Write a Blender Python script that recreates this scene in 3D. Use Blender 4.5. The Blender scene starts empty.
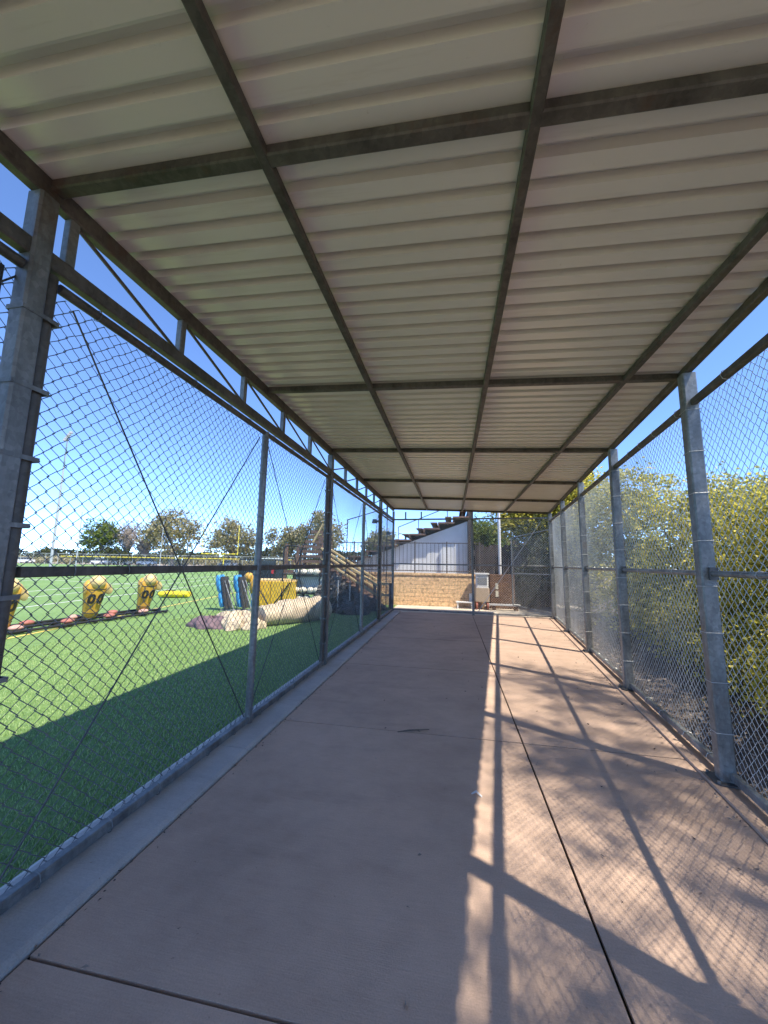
import bpy, math, random
import numpy as np
from mathutils import Vector, Matrix, noise as mnoise

random.seed(7)
rng = np.random.default_rng(7)
S = bpy.context.scene
COL = S.collection

# ------------------------------------------------------------------ camera
cam_data = bpy.data.cameras.new('camera')
cam = bpy.data.objects.new('camera', cam_data)
COL.objects.link(cam)
cam_data.sensor_fit = 'VERTICAL'
cam_data.sensor_height = 36.0
cam_data.lens = 13.105
cam_data.clip_start = 0.05
cam_data.clip_end = 2000
R_ = Vector((0.98376671, 0.1786874, 0.01654915))
U_ = Vector((0.00803427, -0.1359846, 0.99067837))
F_ = Vector((-0.17927217, 0.97446344, 0.13521275))
cam.matrix_world = Matrix(((R_.x, U_.x, -F_.x, 0), (R_.y, U_.y, -F_.y, 0), (R_.z, U_.z, -F_.z, 1.58), (0, 0, 0, 1)))
S.camera = cam

# ------------------------------------------------------------------ light
SUN = Vector((0.522, -0.303, 1.0)).normalized()
world = bpy.data.worlds.new('World')
S.world = world
world.use_nodes = True
wn = world.node_tree.nodes
bg = wn['Background']
sky = wn.new('ShaderNodeTexSky')
sky.sky_type = 'NISHITA'
sky.sun_disc = False
sky.sun_elevation = math.asin(SUN.z)
sky.sun_rotation = math.atan2(SUN.x, SUN.y)
sky.air_density = 0.55
sky.dust_density = 0.0
sky.ozone_density = 6.5
sky.altitude = 3500
world.node_tree.links.new(sky.outputs[0], bg.inputs[0])
bg.inputs[1].default_value = 0.15
sl = bpy.data.lights.new('sun', 'SUN')
sl.energy = 2.05
sl.angle = math.radians(0.53)
sl.color = (1.0, 0.92, 0.79)
sun = bpy.data.objects.new('sun', sl)
sun.rotation_euler = (-SUN).to_track_quat('-Z', 'Y').to_euler()
sun.location = (8, -5, 16)
COL.objects.link(sun)
vs = S.view_settings
vs.view_transform = 'Standard'
vs.look = 'None'
vs.gamma = 1.0
vs.use_curve_mapping = False
vs.exposure = 2.08
S.cycles.max_bounces = 8
S.cycles.diffuse_bounces = 5

# ------------------------------------------------------------------ materials
def new_mat(name):
    m = bpy.data.materials.new(name)
    m.use_nodes = True
    nt = m.node_tree
    return m, nt, nt.nodes['Principled BSDF']

def ramp(nt, fac, stops):
    r = nt.nodes.new('ShaderNodeValToRGB')
    els = r.color_ramp.elements
    while len(els) < len(stops):
        els.new(0.5)
    for e, (p, c) in zip(els, stops):
        e.position = p
        e.color = (*c, 1)
    nt.links.new(fac, r.inputs[0])
    return r.outputs[0]

def noise(nt, scale, detail=4, rough=0.55, vec=None, stretch=None):
    n = nt.nodes.new('ShaderNodeTexNoise')
    n.inputs['Scale'].default_value = scale
    n.inputs['Detail'].default_value = detail
    n.inputs['Roughness'].default_value = rough
    if vec is None:
        g = nt.nodes.new('ShaderNodeNewGeometry')
        vec = g.outputs['Position']
    if stretch:
        mp = nt.nodes.new('ShaderNodeMapping')
        mp.inputs['Scale'].default_value = stretch
        nt.links.new(vec, mp.inputs[0])
        vec = mp.outputs[0]
    nt.links.new(vec, n.inputs['Vector'])
    return n.outputs['Fac']

def mixc(nt, fac, a, b, mode='MIX'):
    n = nt.nodes.new('ShaderNodeMix')
    n.data_type = 'RGBA'
    n.blend_type = mode
    for s, v in ((n.inputs[0], fac), (n.inputs[6], a), (n.inputs[7], b)):
        if isinstance(v, (int, float)):
            s.default_value = v
        elif isinstance(v, tuple):
            s.default_value = (*v, 1)
        else:
            nt.links.new(v, s)
    return n.outputs[2]

def bump(nt, bsdf, height, strength=0.3, dist=0.01):
    b = nt.nodes.new('ShaderNodeBump')
    b.inputs['Strength'].default_value = strength
    b.inputs['Distance'].default_value = dist
    nt.links.new(height, b.inputs['Height'])
    nt.links.new(b.outputs[0], bsdf.inputs['Normal'])

def simple(name, c, rough=0.6, metal=0.0, var=0.25, scale=6.0, b=0.15, fine=60.0, stretch=None):
    """base colour broken up by two noises, plus a light bump"""
    m, nt, bs = new_mat(name)
    lo = tuple(x * (1 - var) for x in c)
    hi = tuple(min(1, x * (1 + var)) for x in c)
    n1 = noise(nt, scale, 5, stretch=stretch)
    n2 = noise(nt, fine, 3, stretch=stretch)
    c1 = ramp(nt, n1, [(0.3, lo), (0.7, hi)])
    c2 = ramp(nt, n2, [(0.3, (0.8, 0.8, 0.8)), (0.7, (1.0, 1.0, 1.0))])
    nt.links.new(mixc(nt, 0.7, c1, c2, 'MULTIPLY'), bs.inputs['Base Color'])
    bs.inputs['Roughness'].default_value = rough
    bs.inputs['Metallic'].default_value = metal
    if b:
        bump(nt, bs, n2, b, 0.004)
    return m

def concrete(name, c, stain, seed):
    m, nt, bs = new_mat(name)
    g = nt.nodes.new('ShaderNodeNewGeometry')
    mp = nt.nodes.new('ShaderNodeMapping')
    mp.inputs['Location'].default_value = (seed, seed * 2, 0)
    nt.links.new(g.outputs['Position'], mp.inputs[0])
    v = mp.outputs[0]
    big = noise(nt, 0.9, 6, 0.6, v)
    mid = noise(nt, 5, 6, 0.65, v)
    fine = noise(nt, 140, 3, 0.6, v)
    broom = noise(nt, 1.0, 3, 0.6, v, stretch=(7, 160, 1))
    a = ramp(nt, big, [(0.30, tuple(x * 0.80 for x in c)), (0.52, c), (0.75, tuple(x * 1.10 for x in c))])
    bm = ramp(nt, mid, [(0.30, (0.87, 0.86, 0.85)), (0.6, (1, 1, 1))])
    cm = ramp(nt, fine, [(0.25, (0.78, 0.78, 0.78)), (0.65, (1.05, 1.05, 1.05))])
    dm = ramp(nt, broom, [(0.35, (0.90, 0.90, 0.90)), (0.65, (1.0, 1.0, 1.0))])
    o = mixc(nt, 0.8, mixc(nt, 0.7, mixc(nt, 0.8, a, bm, 'MULTIPLY'), cm, 'MULTIPLY'), dm, 'MULTIPLY')
    st = ramp(nt, noise(nt, 1.7, 8, 0.7, v), [(0.60, (0, 0, 0)), (0.74, (1, 1, 1))])
    sep = nt.nodes.new('ShaderNodeMath'); sep.operation = 'MULTIPLY'; sep.inputs[1].default_value = 0.45
    nt.links.new(st, sep.inputs[0])
    o = mixc(nt, sep.outputs[0], o, stain)
    sm = ramp(nt, noise(nt, 1.0, 7, 0.66, v, stretch=(0.45, 1.9, 1)), [(0.54, (1, 1, 1)), (0.72, (0.76, 0.745, 0.74))])
    o = mixc(nt, 0.85, o, sm, 'MULTIPLY')
    sk = ramp(nt, noise(nt, 38, 2, 0.5, v), [(0.73, (1, 1, 1)), (0.78, (0.6, 0.55, 0.53))])
    o = mixc(nt, 0.7, o, sk, 'MULTIPLY')
    nt.links.new(o, bs.inputs['Base Color'])
    bs.inputs['Roughness'].default_value = 0.82
    ad = nt.nodes.new('ShaderNodeMath'); ad.operation = 'ADD'
    nt.links.new(fine, ad.inputs[0]); nt.links.new(broom, ad.inputs[1])
    bump(nt, bs, ad.outputs[0], 0.35, 0.003)
    return m

def leaf_mat(name, cols, trans=0.3):
    m, nt, bs = new_mat(name)
    g = nt.nodes.new('ShaderNodeNewGeometry')
    n = len(cols)
    c = ramp(nt, g.outputs['Random Per Island'], [(i / max(1, n - 1), cc) for i, cc in enumerate(cols)])
    nt.links.new(c, bs.inputs['Base Color'])
    bs.inputs['Roughness'].default_value = 0.55
    bs.inputs['Specular IOR Level'].default_value = 0.35
    tr = nt.nodes.new('ShaderNodeBsdfTranslucent')
    nt.links.new(mixc(nt, 1.0, c, (1.35, 1.3, 1.1), 'MULTIPLY'), tr.inputs[0])
    mx = nt.nodes.new('ShaderNodeMixShader')
    mx.inputs[0].default_value = trans
    out = nt.nodes['Material Output']
    nt.links.new(bs.outputs[0], mx.inputs[1])
    nt.links.new(tr.outputs[0], mx.inputs[2])
    nt.links.new(mx.outputs[0], out.inputs[0])
    return m

def galvanised(name, c, rough=0.45, metal=0.45, rust=0.0):
    m, nt, bs = new_mat(name)
    n1 = noise(nt, 5.0, 6, 0.68, stretch=(1, 1, 0.3))
    vo = nt.nodes.new('ShaderNodeTexVoronoi'); vo.inputs['Scale'].default_value = 45
    g = nt.nodes.new('ShaderNodeNewGeometry'); nt.links.new(g.outputs['Position'], vo.inputs['Vector'])
    a = ramp(nt, n1, [(0.30, tuple(x * 0.42 for x in c)), (0.5, c), (0.72, tuple(min(1, x * 1.55) for x in c))])
    sp = ramp(nt, vo.outputs['Color'], [(0.0, (0.66, 0.66, 0.67)), (1.0, (1.15, 1.15, 1.13))])
    o = mixc(nt, 0.8, a, sp, 'MULTIPLY')
    if rust:
        rn = ramp(nt, noise(nt, 4.0, 7, 0.7, stretch=(1, 1, 0.5)), [(0.57, (0, 0, 0)), (0.70, (1, 1, 1))])
        k = nt.nodes.new('ShaderNodeMath'); k.operation = 'MULTIPLY'; k.inputs[1].default_value = rust
        nt.links.new(rn, k.inputs[0])
        o = mixc(nt, k.outputs[0], o, (0.13, 0.065, 0.035))
    nt.links.new(o, bs.inputs['Base Color'])
    bs.inputs['Metallic'].default_value = metal
    rr = nt.nodes.new('ShaderNodeMapRange')
    rr.inputs[3].default_value = rough - 0.12; rr.inputs[4].default_value = rough + 0.18
    nt.links.new(n1, rr.inputs[0]); nt.links.new(rr.outputs[0], bs.inputs['Roughness'])
    bump(nt, bs, noise(nt, 90, 3), 0.12, 0.002)
    return m

def turf_mat():
    m, nt, bs = new_mat('turf')
    n1 = noise(nt, 0.35, 4)
    n2 = noise(nt, 9, 7, 0.72, stretch=(0.9, 2.4, 1))
    n3 = noise(nt, 130, 3, 0.7)
    a = ramp(nt, n1, [(0.3, (0.165, 0.285, 0.085)), (0.7, (0.215, 0.345, 0.12))])
    b = ramp(nt, n2, [(0.30, (0.50, 0.58, 0.48)), (0.5, (0.95, 0.95, 0.92)), (0.66, (1.25, 1.16, 1.15))])
    c = ramp(nt, n3, [(0.25, (0.5, 0.55, 0.5)), (0.75, (1.25, 1.2, 1.15))])
    nt.links.new(mixc(nt, 0.75, mixc(nt, 0.9, a, b, 'MULTIPLY'), c, 'MULTIPLY'), bs.inputs['Base Color'])
    bs.inputs['Roughness'].default_value = 0.75
    bs.inputs['Specular IOR Level'].default_value = 0.25
    ad = nt.nodes.new('ShaderNodeMath'); ad.operation = 'ADD'
    nt.links.new(n2, ad.inputs[0]); nt.links.new(n3, ad.inputs[1])
    bump(nt, bs, ad.outputs[0], 0.7, 0.02)
    return m

def block_mat(name, c1, c2, mortar, w=0.40, h=0.19):
    m, nt, bs = new_mat(name)
    g = nt.nodes.new('ShaderNodeNewGeometry')
    sx = nt.nodes.new('ShaderNodeSeparateXYZ'); nt.links.new(g.outputs['Position'], sx.inputs[0])
    ad = nt.nodes.new('ShaderNodeMath'); ad.operation = 'ADD'
    nt.links.new(sx.outputs[0], ad.inputs[0]); nt.links.new(sx.outputs[1], ad.inputs[1])
    cx = nt.nodes.new('ShaderNodeCombineXYZ')
    nt.links.new(ad.outputs[0], cx.inputs[0]); nt.links.new(sx.outputs[2], cx.inputs[1])
    br = nt.nodes.new('ShaderNodeTexBrick')
    nt.links.new(cx.outputs[0], br.inputs['Vector'])
    br.inputs['Color1'].default_value = (*c1, 1); br.inputs['Color2'].default_value = (*c2, 1)
    br.inputs['Mortar'].default_value = (*mortar, 1)
    br.inputs['Scale'].default_value = 1.0
    br.inputs['Brick Width'].default_value = w; br.inputs['Row Height'].default_value = h
    br.inputs['Mortar Size'].default_value = 0.007
    n = noise(nt, 11, 6, 0.72)
    k = ramp(nt, n, [(0.34, (0.45, 0.40, 0.35)), (0.5, (0.95, 0.92, 0.88)), (0.66, (1.3, 1.28, 1.25))])
    nt.links.new(mixc(nt, 0.9, br.outputs['Color'], k, 'MULTIPLY'), bs.inputs['Base Color'])
    bs.inputs['Roughness'].default_value = 0.9
    sb = nt.nodes.new('ShaderNodeMath'); sb.operation = 'SUBTRACT'
    nt.links.new(n, sb.inputs[0]); nt.links.new(br.outputs['Fac'], sb.inputs[1])
    bump(nt, bs, sb.outputs[0], 1.0, 0.05)
    return m

M = {}
M['concrete'] = concrete('tan_concrete', (0.61, 0.43, 0.315), (0.42, 0.31, 0.235), 3.1)
M['kerb'] = concrete('grey_concrete', (0.52, 0.49, 0.45), (0.2, 0.19, 0.18), 9.7)
M['joint'] = simple('joint_dark', (0.012, 0.010, 0.009), 0.95, b=0)
M['steel'] = galvanised('galvanised_steel', (0.20, 0.21, 0.21), 0.45, 0.4)
M['post'] = galvanised('galvanised_post', (0.215, 0.225, 0.222), 0.45, 0.4, rust=0.6)
M['beam'] = galvanised('weathered_beam', (0.115, 0.104, 0.09), 0.5, 0.25, rust=0.6)
M['wire_shaded'] = simple('shaded_galvanised_wire', (0.17, 0.18, 0.185), 0.5, 0.25, 0.2, 3, 0)  # left fence wire, the shade under the canopy put into its colour
M['wire'] = simple('sunlit_galvanised_wire', (0.50, 0.51, 0.50), 0.4, 0.3, 0.15, 3, 0)  # lighter copy of the same wire, sunlight put into its colour
M['bracket'] = galvanised('dark_bracket', (0.09, 0.09, 0.09), 0.5, 0.3)
M['roof'], _nt, _bs = new_mat('painted_roof_steel')
_a = ramp(_nt, noise(_nt, 1.2, 4), [(0.3, (0.79, 0.73, 0.675)), (0.7, (0.83, 0.775, 0.72))])
_s = ramp(_nt, noise(_nt, 1.0, 7, 0.7, stretch=(0.7, 9, 1)), [(0.55, (1, 1, 1)), (0.75, (0.80, 0.77, 0.73))])
_d = ramp(_nt, noise(_nt, 26, 4, 0.7), [(0.66, (1, 1, 1)), (0.78, (0.72, 0.66, 0.60))])
_nt.links.new(mixc(_nt, 0.6, mixc(_nt, 0.8, _a, _s, 'MULTIPLY'), _d, 'MULTIPLY'), _bs.inputs['Base Color'])
_bs.inputs['Roughness'].default_value = 0.25
bump(_nt, _bs, noise(_nt, 5, 3), 0.06, 0.01)
M['turf'] = turf_mat()
M['line_white'] = simple('turf_white_line', (0.62, 0.64, 0.60), 0.8, var=0.15, scale=20)
M['line_yellow'] = simple('turf_yellow_line', (0.62, 0.50, 0.12), 0.8, var=0.15, scale=20)
M['dirt'] = simple('dry_dirt', (0.36, 0.29, 0.21), 0.95, var=0.3, scale=1.5, b=0.4, fine=40)
M['path'] = simple('pale_path', (0.62, 0.53, 0.41), 0.9, var=0.18, scale=2, b=0.3, fine=60)
M['mulch'] = simple('mulch_soil', (0.12, 0.095, 0.078), 0.95, var=0.6, scale=9, b=0.8, fine=70)
M['chips'] = leaf_mat('mulch_chips', [(0.04, 0.03, 0.025), (0.09, 0.068, 0.052), (0.15, 0.115, 0.085), (0.24, 0.19, 0.15), (0.42, 0.36, 0.29)], 0.0)
M['block'] = block_mat('split_face_block', (0.86, 0.60, 0.33), (0.80, 0.54, 0.30), (0.58, 0.40, 0.24), 0.42, 0.155)
M['shadebrown'] = block_mat('shade_brown_block', (0.20, 0.115, 0.07), (0.15, 0.085, 0.055), (0.10, 0.07, 0.05), 0.40, 0.19)  # retaining wall's shade put into the colour; also serves the plank supports
M['siding'] = simple('pale_siding', (0.66, 0.68, 0.69), 0.6, var=0.08, scale=2, b=0.05)
M['brownwood'] = simple('brown_stained_wood', (0.17, 0.105, 0.072), 0.75, var=0.35, scale=5, b=0.3, fine=50, stretch=(0.3, 1, 2.5))
M['darkwood'] = simple('dark_boards', (0.06, 0.045, 0.038), 0.8, var=0.35, scale=4, b=0.3)
M['tanwood'] = simple('yellowed_rail_wood', (0.58, 0.44, 0.20), 0.6, var=0.15, scale=6)
M['iron'] = simple('painted_iron', (0.10, 0.085, 0.075), 0.55, 0.2, 0.2, 8, 0.05)
M['black'] = simple('black_paint', (0.018, 0.018, 0.02), 0.5, 0.1, 0.2, 8, 0.05)
M['yellow'] = simple('yellow_vinyl', (0.62, 0.36, 0.055), 0.45, 0, 0.18, 7, 0.1, 30)
M['cream'] = simple('faded_yellow_vinyl', (0.70, 0.52, 0.22), 0.5, 0, 0.15, 9, 0.1, 30)
M['blue'] = simple('blue_vinyl', (0.055, 0.30, 0.62), 0.42, 0, 0.15, 7, 0.1, 30)
M['darkfoam'] = simple('charcoal_backing', (0.05, 0.05, 0.055), 0.7, 0, 0.2, 9)
M['digit'] = simple('black_print', (0.012, 0.012, 0.014), 0.6, b=0)
M['redpad'] = simple('faded_red_pad', (0.36, 0.13, 0.10), 0.7, 0, 0.25, 12)
M['pinkpad'] = simple('bleached_pink_pad', (0.52, 0.30, 0.25), 0.7, 0, 0.2, 12)
M['tarp'] = simple('beige_tarp', (0.52, 0.42, 0.29), 0.7, 0, 0.22, 5, 0.5, 35)
M['purple'] = simple('purple_brown_mat', (0.16, 0.105, 0.115), 0.85, 0, 0.15, 6, 0.3, 60)
M['white'] = simple('white_paint', (0.74, 0.74, 0.72), 0.5, 0, 0.06, 5, 0.05)
M['offwhite'] = simple('offwhite_vinyl', (0.66, 0.63, 0.52), 0.55, 0, 0.15, 6, 0.2, 25)
M['palemesh'] = simple('pale_blue_sheet', (0.42, 0.50, 0.53), 0.6, 0, 0.15, 8)
M['beige'] = simple('beige_plastic', (0.47, 0.36, 0.25), 0.55, 0, 0.12, 6)
M['greyplastic'] = simple('grey_panel', (0.25, 0.26, 0.27), 0.4, 0, 0.1, 6)
M['glass'] = simple('dark_glass', (0.02, 0.025, 0.03), 0.08, 0, 0.1, 3, 0)
M['tyre'] = simple('tyre_rubber', (0.02, 0.02, 0.02), 0.8, 0, 0.2, 9)
M['redwheel'] = simple('rust_red_wheel', (0.30, 0.09, 0.05), 0.6, 0, 0.2, 9)
M['redlight'] = simple('red_lens', (0.45, 0.02, 0.02), 0.3, 0, 0.1, 9, 0)
M['goalyellow'] = simple('goalpost_yellow', (0.75, 0.58, 0.06), 0.45, 0, 0.08, 4, 0)
M['polegrey'] = simple('pole_grey', (0.42, 0.43, 0.43), 0.5, 0.2, 0.12, 2, 0)
M['lamp'] = simple('lamp_housing', (0.4, 0.4, 0.4), 0.4, 0.2, 0.1, 4, 0)
M['bark'] = simple('bark', (0.16, 0.12, 0.09), 0.9, 0, 0.35, 8, 0.6, 30, (1, 1, 0.3))
M['greybark'] = simple('pale_bark', (0.30, 0.25, 0.21), 0.9, 0, 0.3, 6, 0.4, 30, (1, 1, 0.3))
M['stucco'] = simple('cream_stucco', (0.60, 0.54, 0.45), 0.9, 0, 0.1, 3)
M['pinkroof'] = simple('faded_pink_roof', (0.50, 0.30, 0.25), 0.85, 0, 0.15, 8)
M['leaf_shrub'] = leaf_mat('shrub_leaves', [(0.12, 0.13, 0.03), (0.26, 0.26, 0.05), (0.42, 0.40, 0.075), (0.60, 0.54, 0.11), (0.68, 0.61, 0.22)], 0.6)
M['leaf_green'] = leaf_mat('green_leaves', [(0.06, 0.09, 0.025), (0.11, 0.16, 0.04), (0.18, 0.24, 0.055), (0.27, 0.29, 0.08)], 0.35)
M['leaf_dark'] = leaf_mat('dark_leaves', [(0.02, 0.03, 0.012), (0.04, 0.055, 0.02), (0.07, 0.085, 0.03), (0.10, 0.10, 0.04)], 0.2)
M['leaf_olive'] = leaf_mat('olive_leaves', [(0.17, 0.165, 0.075), (0.28, 0.26, 0.12), (0.40, 0.36, 0.20), (0.48, 0.41, 0.27)], 0.35)
M['leaf_grey'] = leaf_mat('sparse_grey_leaves', [(0.26, 0.21, 0.17), (0.36, 0.30, 0.25), (0.46, 0.39, 0.33)], 0.3)
M['paper'] = simple('white_paper', (0.75, 0.73, 0.70), 0.8, b=0)

# ------------------------------------------------------------------ mesh helpers
class MB:
    def __init__(s):
        s.v, s.f = [], []
    def add(s, vs, fs):
        o = len(s.v)
        s.v += [tuple(p) for p in vs]
        s.f += [tuple(i + o for i in f) for f in fs]
        return s
    def box(s, c, size, rot=None, taper=1.0):
        hx, hy, hz = (d / 2 for d in size)
        P = [Vector((x * (taper if z > 0 else 1), y * (taper if z > 0 else 1), z)) for z in (-hz, hz) for x, y in ((-hx, -hy), (hx, -hy), (hx, hy), (-hx, hy))]
        c = Vector(c)
        if rot is not None:
            P = [rot @ p for p in P]
        return s.add([p + c for p in P], [(0, 3, 2, 1), (4, 5, 6, 7), (0, 1, 5, 4), (1, 2, 6, 5), (2, 3, 7, 6), (3, 0, 4, 7)])
    def bbox(s, a, b, ch=0.0):
        """box between corners, vertical edges chamfered by ch"""
        x0, y0, z0 = a; x1, y1, z1 = b
        if ch <= 0:
            return s.box(((x0 + x1) / 2, (y0 + y1) / 2, (z0 + z1) / 2), (abs(x1 - x0), abs(y1 - y0), abs(z1 - z0)))
        pl = [(x0 + ch, y0), (x1 - ch, y0), (x1, y0 + ch), (x1, y1 - ch), (x1 - ch, y1), (x0 + ch, y1), (x0, y1 - ch), (x0, y0 + ch)]
        return s.prism(pl, z0, z1)
    def prism(s, pl, z0, z1):
        n = len(pl)
        vs = [(x, y, z0) for x, y in pl] + [(x, y, z1) for x, y in pl]
        return s.add(vs, [tuple(range(n - 1, -1, -1)), tuple(range(n, 2 * n))] + [(i, (i + 1) % n, n + (i + 1) % n, n + i) for i in range(n)])
    def prism_y(s, pl, y0, y1):
        """polygon in x,z extruded along y"""
        n = len(pl)
        vs = [(x, y0, z) for x, z in pl] + [(x, y1, z) for x, z in pl]
        return s.add(vs, [tuple(range(n)), tuple(range(2 * n - 1, n - 1, -1))] + [((i + 1) % n, i, n + i, n + (i + 1) % n) for i in range(n)])
    def bar(s, p, q, w, h, up=(0, 0, 1)):
        """rectangular bar from p to q, w across, h along up"""
        p, q = Vector(p), Vector(q)
        d = (q - p); L = d.length; d.normalize()
        u = Vector(up); x = d.cross(u)
        if x.length < 1e-4:
            x = d.cross(Vector((0, 1, 0)))
        x.normalize(); u = x.cross(d)
        c = min(w, h) * 0.12
        a, b = w / 2, h / 2
        prof = [(-a + c, -b), (a - c, -b), (a, -b + c), (a, b - c), (a - c, b), (-a + c, b), (-a, b - c), (-a, -b + c)]
        vs = [p + x * i + u * j for i, j in prof] + [q + x * i + u * j for i, j in prof]
        n = 8
        return s.add(vs, [tuple(range(n)), tuple(range(2 * n - 1, n - 1, -1))] + [((i + 1) % n, i, n + i, n + (i + 1) % n) for i in range(n)])
    def tube(s, pts, r, n=8, cap=True):
        pts = [Vector(p) for p in pts]
        rs = r if isinstance(r, (list, tuple)) else [r] * len(pts)
        vs, fs = [], []
        x = None
        for i, p in enumerate(pts):
            d = (pts[min(i + 1, len(pts) - 1)] - pts[max(i - 1, 0)])
            d = d.normalized() if d.length > 0 else Vector((0, 0, 1))
            if x is None:
                x = d.orthogonal().normalized()
            else:
                x = x - d * x.dot(d)
                x = x.normalized() if x.length > 1e-5 else d.orthogonal().normalized()
            y = d.cross(x)
            for k in range(n):
                t = 2 * math.pi * k / n
                vs.append(p + (x * math.cos(t) + y * math.sin(t)) * rs[i])
        for i in range(len(pts) - 1):
            for k in range(n):
                a = i * n + k; b = i * n + (k + 1) % n
                fs.append((a, b, b + n, a + n))
        if cap:
            fs.append(tuple(range(n - 1, -1, -1)))
            fs.append(tuple(range((len(pts) - 1) * n, len(pts) * n)))
        return s.add(vs, fs)
    def loft(s, rings, cap=True):
        n = len(rings[0]); vs, fs = [], []
        for r in rings:
            vs += r
        for i in range(len(rings) - 1):
            for k in range(n):
                a = i * n + k; b = i * n + (k + 1) % n
                fs.append((a, b, b + n, a + n))
        if cap:
            fs.append(tuple(range(n - 1, -1, -1)))
            fs.append(tuple(range((len(rings) - 1) * n, len(rings) * n)))
        return s.add(vs, fs)
    def blob(s, c, r, seg=12, rings=8, lump=0.0, rot=None):
        c = Vector(c); rr = []
        for i in range(rings + 1):
            t = math.pi * i / rings
            ring = []
            for k in range(seg):
                ph = 2 * math.pi * k / seg
                q = 1 + lump * (random.random() - 0.5) * (1 if 0 < i < rings else 0)
                p = Vector((r[0] * math.sin(t) * math.cos(ph), r[1] * math.sin(t) * math.sin(ph), -r[2] * math.cos(t))) * q
                if rot is not None:
                    p = rot @ p
                ring.append(c + p)
            rr.append(ring)
        return s.loft(rr, False)
    def build(s, name, mat, parent=None, smooth=False):
        off = Vector((0, 0, 0))
        p = parent
        while p is not None:
            off = off + p.location
            p = p.parent
        me = bpy.data.meshes.new(name)
        me.from_pydata([(x - off.x, y - off.y, z - off.z) for x, y, z in s.v], [], s.f)
        me.materials.append(mat)
        me.update()
        if smooth:
            me.polygons.foreach_set('use_smooth', [True] * len(me.polygons))
            try:
                me.set_sharp_from_angle(angle=math.radians(50))
            except Exception:
                pass
        o = bpy.data.objects.new(name, me)
        COL.objects.link(o)
        if parent is not None:
            o.parent = parent
        return o

def np_mesh(name, V, F, mat, parent=None, smooth=False):
    """quads from numpy arrays"""
    off = np.zeros(3); p = parent
    while p is not None:
        off += np.array(p.location); p = p.parent
    V = np.asarray(V, dtype=np.float64) - off
    k = F.shape[1]
    me = bpy.data.meshes.new(name)
    me.vertices.add(len(V)); me.vertices.foreach_set('co', V.astype(np.float32).ravel())
    me.loops.add(F.size); me.loops.foreach_set('vertex_index', F.astype(np.int32).ravel())
    me.polygons.add(len(F))
    me.polygons.foreach_set('loop_start', np.arange(0, F.size, k, dtype=np.int32))
    me.polygons.foreach_set('loop_total', np.full(len(F), k, dtype=np.int32))
    me.polygons.foreach_set('use_smooth', np.full(len(F), bool(smooth)))
    me.update(calc_edges=True)
    me.materials.append(mat)
    o = bpy.data.objects.new(name, me)
    COL.objects.link(o)
    if parent is not None:
        o.parent = parent
    return o

def tag(o, label=None, cat=None, group=None, kind=None):
    if label: o['label'] = label
    if cat: o['category'] = cat
    if group: o['group'] = group
    if kind: o['kind'] = kind
    return o

def thing(name, label, cat, loc=(0, 0, 0), group=None):
    o = bpy.data.objects.new(name, None)
    o.empty_display_size = 0.2
    o.location = loc
    COL.objects.link(o)
    return tag(o, label, cat, group)

def copy_thing(root, loc, label, group):
    r = root.copy(); COL.objects.link(r); r.location = loc; r['label'] = label; r['group'] = group
    for ch in list(root.children):
        c = ch.copy(); COL.objects.link(c); c.parent = r
        for g in ch.children:
            d = g.copy(); COL.objects.link(d); d.parent = c
    return r

def rotz(a): return Matrix.Rotation(a, 3, 'Z')

# ------------------------------------------------------------------ site dimensions
XL = -1.96                                   # left fence line
YE = 12.47                                   # far end at left corner
def XR(y): return 1.60 + 0.1133 * y          # right fence line flares outwards
YR = 12.2                                    # far end at right corner
def ZB(x): return 3.38 - 0.0391 * (x + 1.96) # underside of the roof steelwork
RD = Vector((0.1133, 1, 0)).normalized()     # direction of the right fence
RN = Vector((RD.y, -RD.x, 0))                # its outward normal
YF = -7.6                                    # slab and roof lengthened unseen behind the camera to darken the near end
Y0 = -3.2                                    # everything starts behind the camera
BEAMY = [-7.5, -5.3, -3.1, -0.92, 1.31, 3.53, 5.72, 7.95, 10.14, 12.40]
POSTY_R = [-7.4, -5.2, -2.99, -0.84, 1.31, 3.42, 5.57, 7.72, 9.88, 12.15]

# ------------------------------------------------------------------ setting: ground
def sheet(name, pts, z, mat, kind='structure'):
    m = MB(); m.add([(x, y, z) for x, y in pts], [tuple(range(len(pts)))])
    return tag(m.build(name, mat), kind=kind)

sheet('ground', [(-600, -400), (600, -400), (600, 800), (-600, 800)], -0.16, M['dirt'])
sheet('turf_field', [(-135, -60), (-2.08, -60), (-2.08, 14.55), (-8, 40), (-12, 78), (-135, 78)], -0.03, M['turf'])
sheet('dirt_path', [(-2.1, 12.40), (4.2, 12.1), (5.2, 17.5), (1.0, 17.5), (1.0, 14.85), (-2.1, 14.85)], -0.02, M['path'])

# field lines: strips running along the field
ml, my = MB(), MB()
def strip(mb, p, q, w):
    p, q = Vector((*p, 0)), Vector((*q, 0)); d = (q - p).normalized(); n = Vector((-d.y, d.x, 0)) * w / 2
    z = Vector((0, 0, -0.026))
    mb.add([p - n + z, q - n + z, q + n + z, p + n + z], [(0, 1, 2, 3)])
D = (-0.185, 1.0)
def along(x, y, t): return (x + D[0] * t, y + D[1] * t)
strip(my, along(-8.72, 6.4, -40), along(-8.72, 6.4, 45), 0.10)
for x, y, w in ((-13.75, 10.9, 0.11), (-17.0, 14.0, 0.10), (-20.7, 20.6, 0.13), (-30.0, 28.0, 0.13), (-44, 44, 0.15)):
    strip(ml, along(x, y, -70), along(x, y, 46), w)
for t in (20, 32, 44, 56):
    strip(ml, (-90, t + 14), (-16, t), 0.12)
tag(ml.build('field_lines', M['line_white']), kind='structure')
tag(my.build('sideline', M['line_yellow']), kind='structure')

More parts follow.
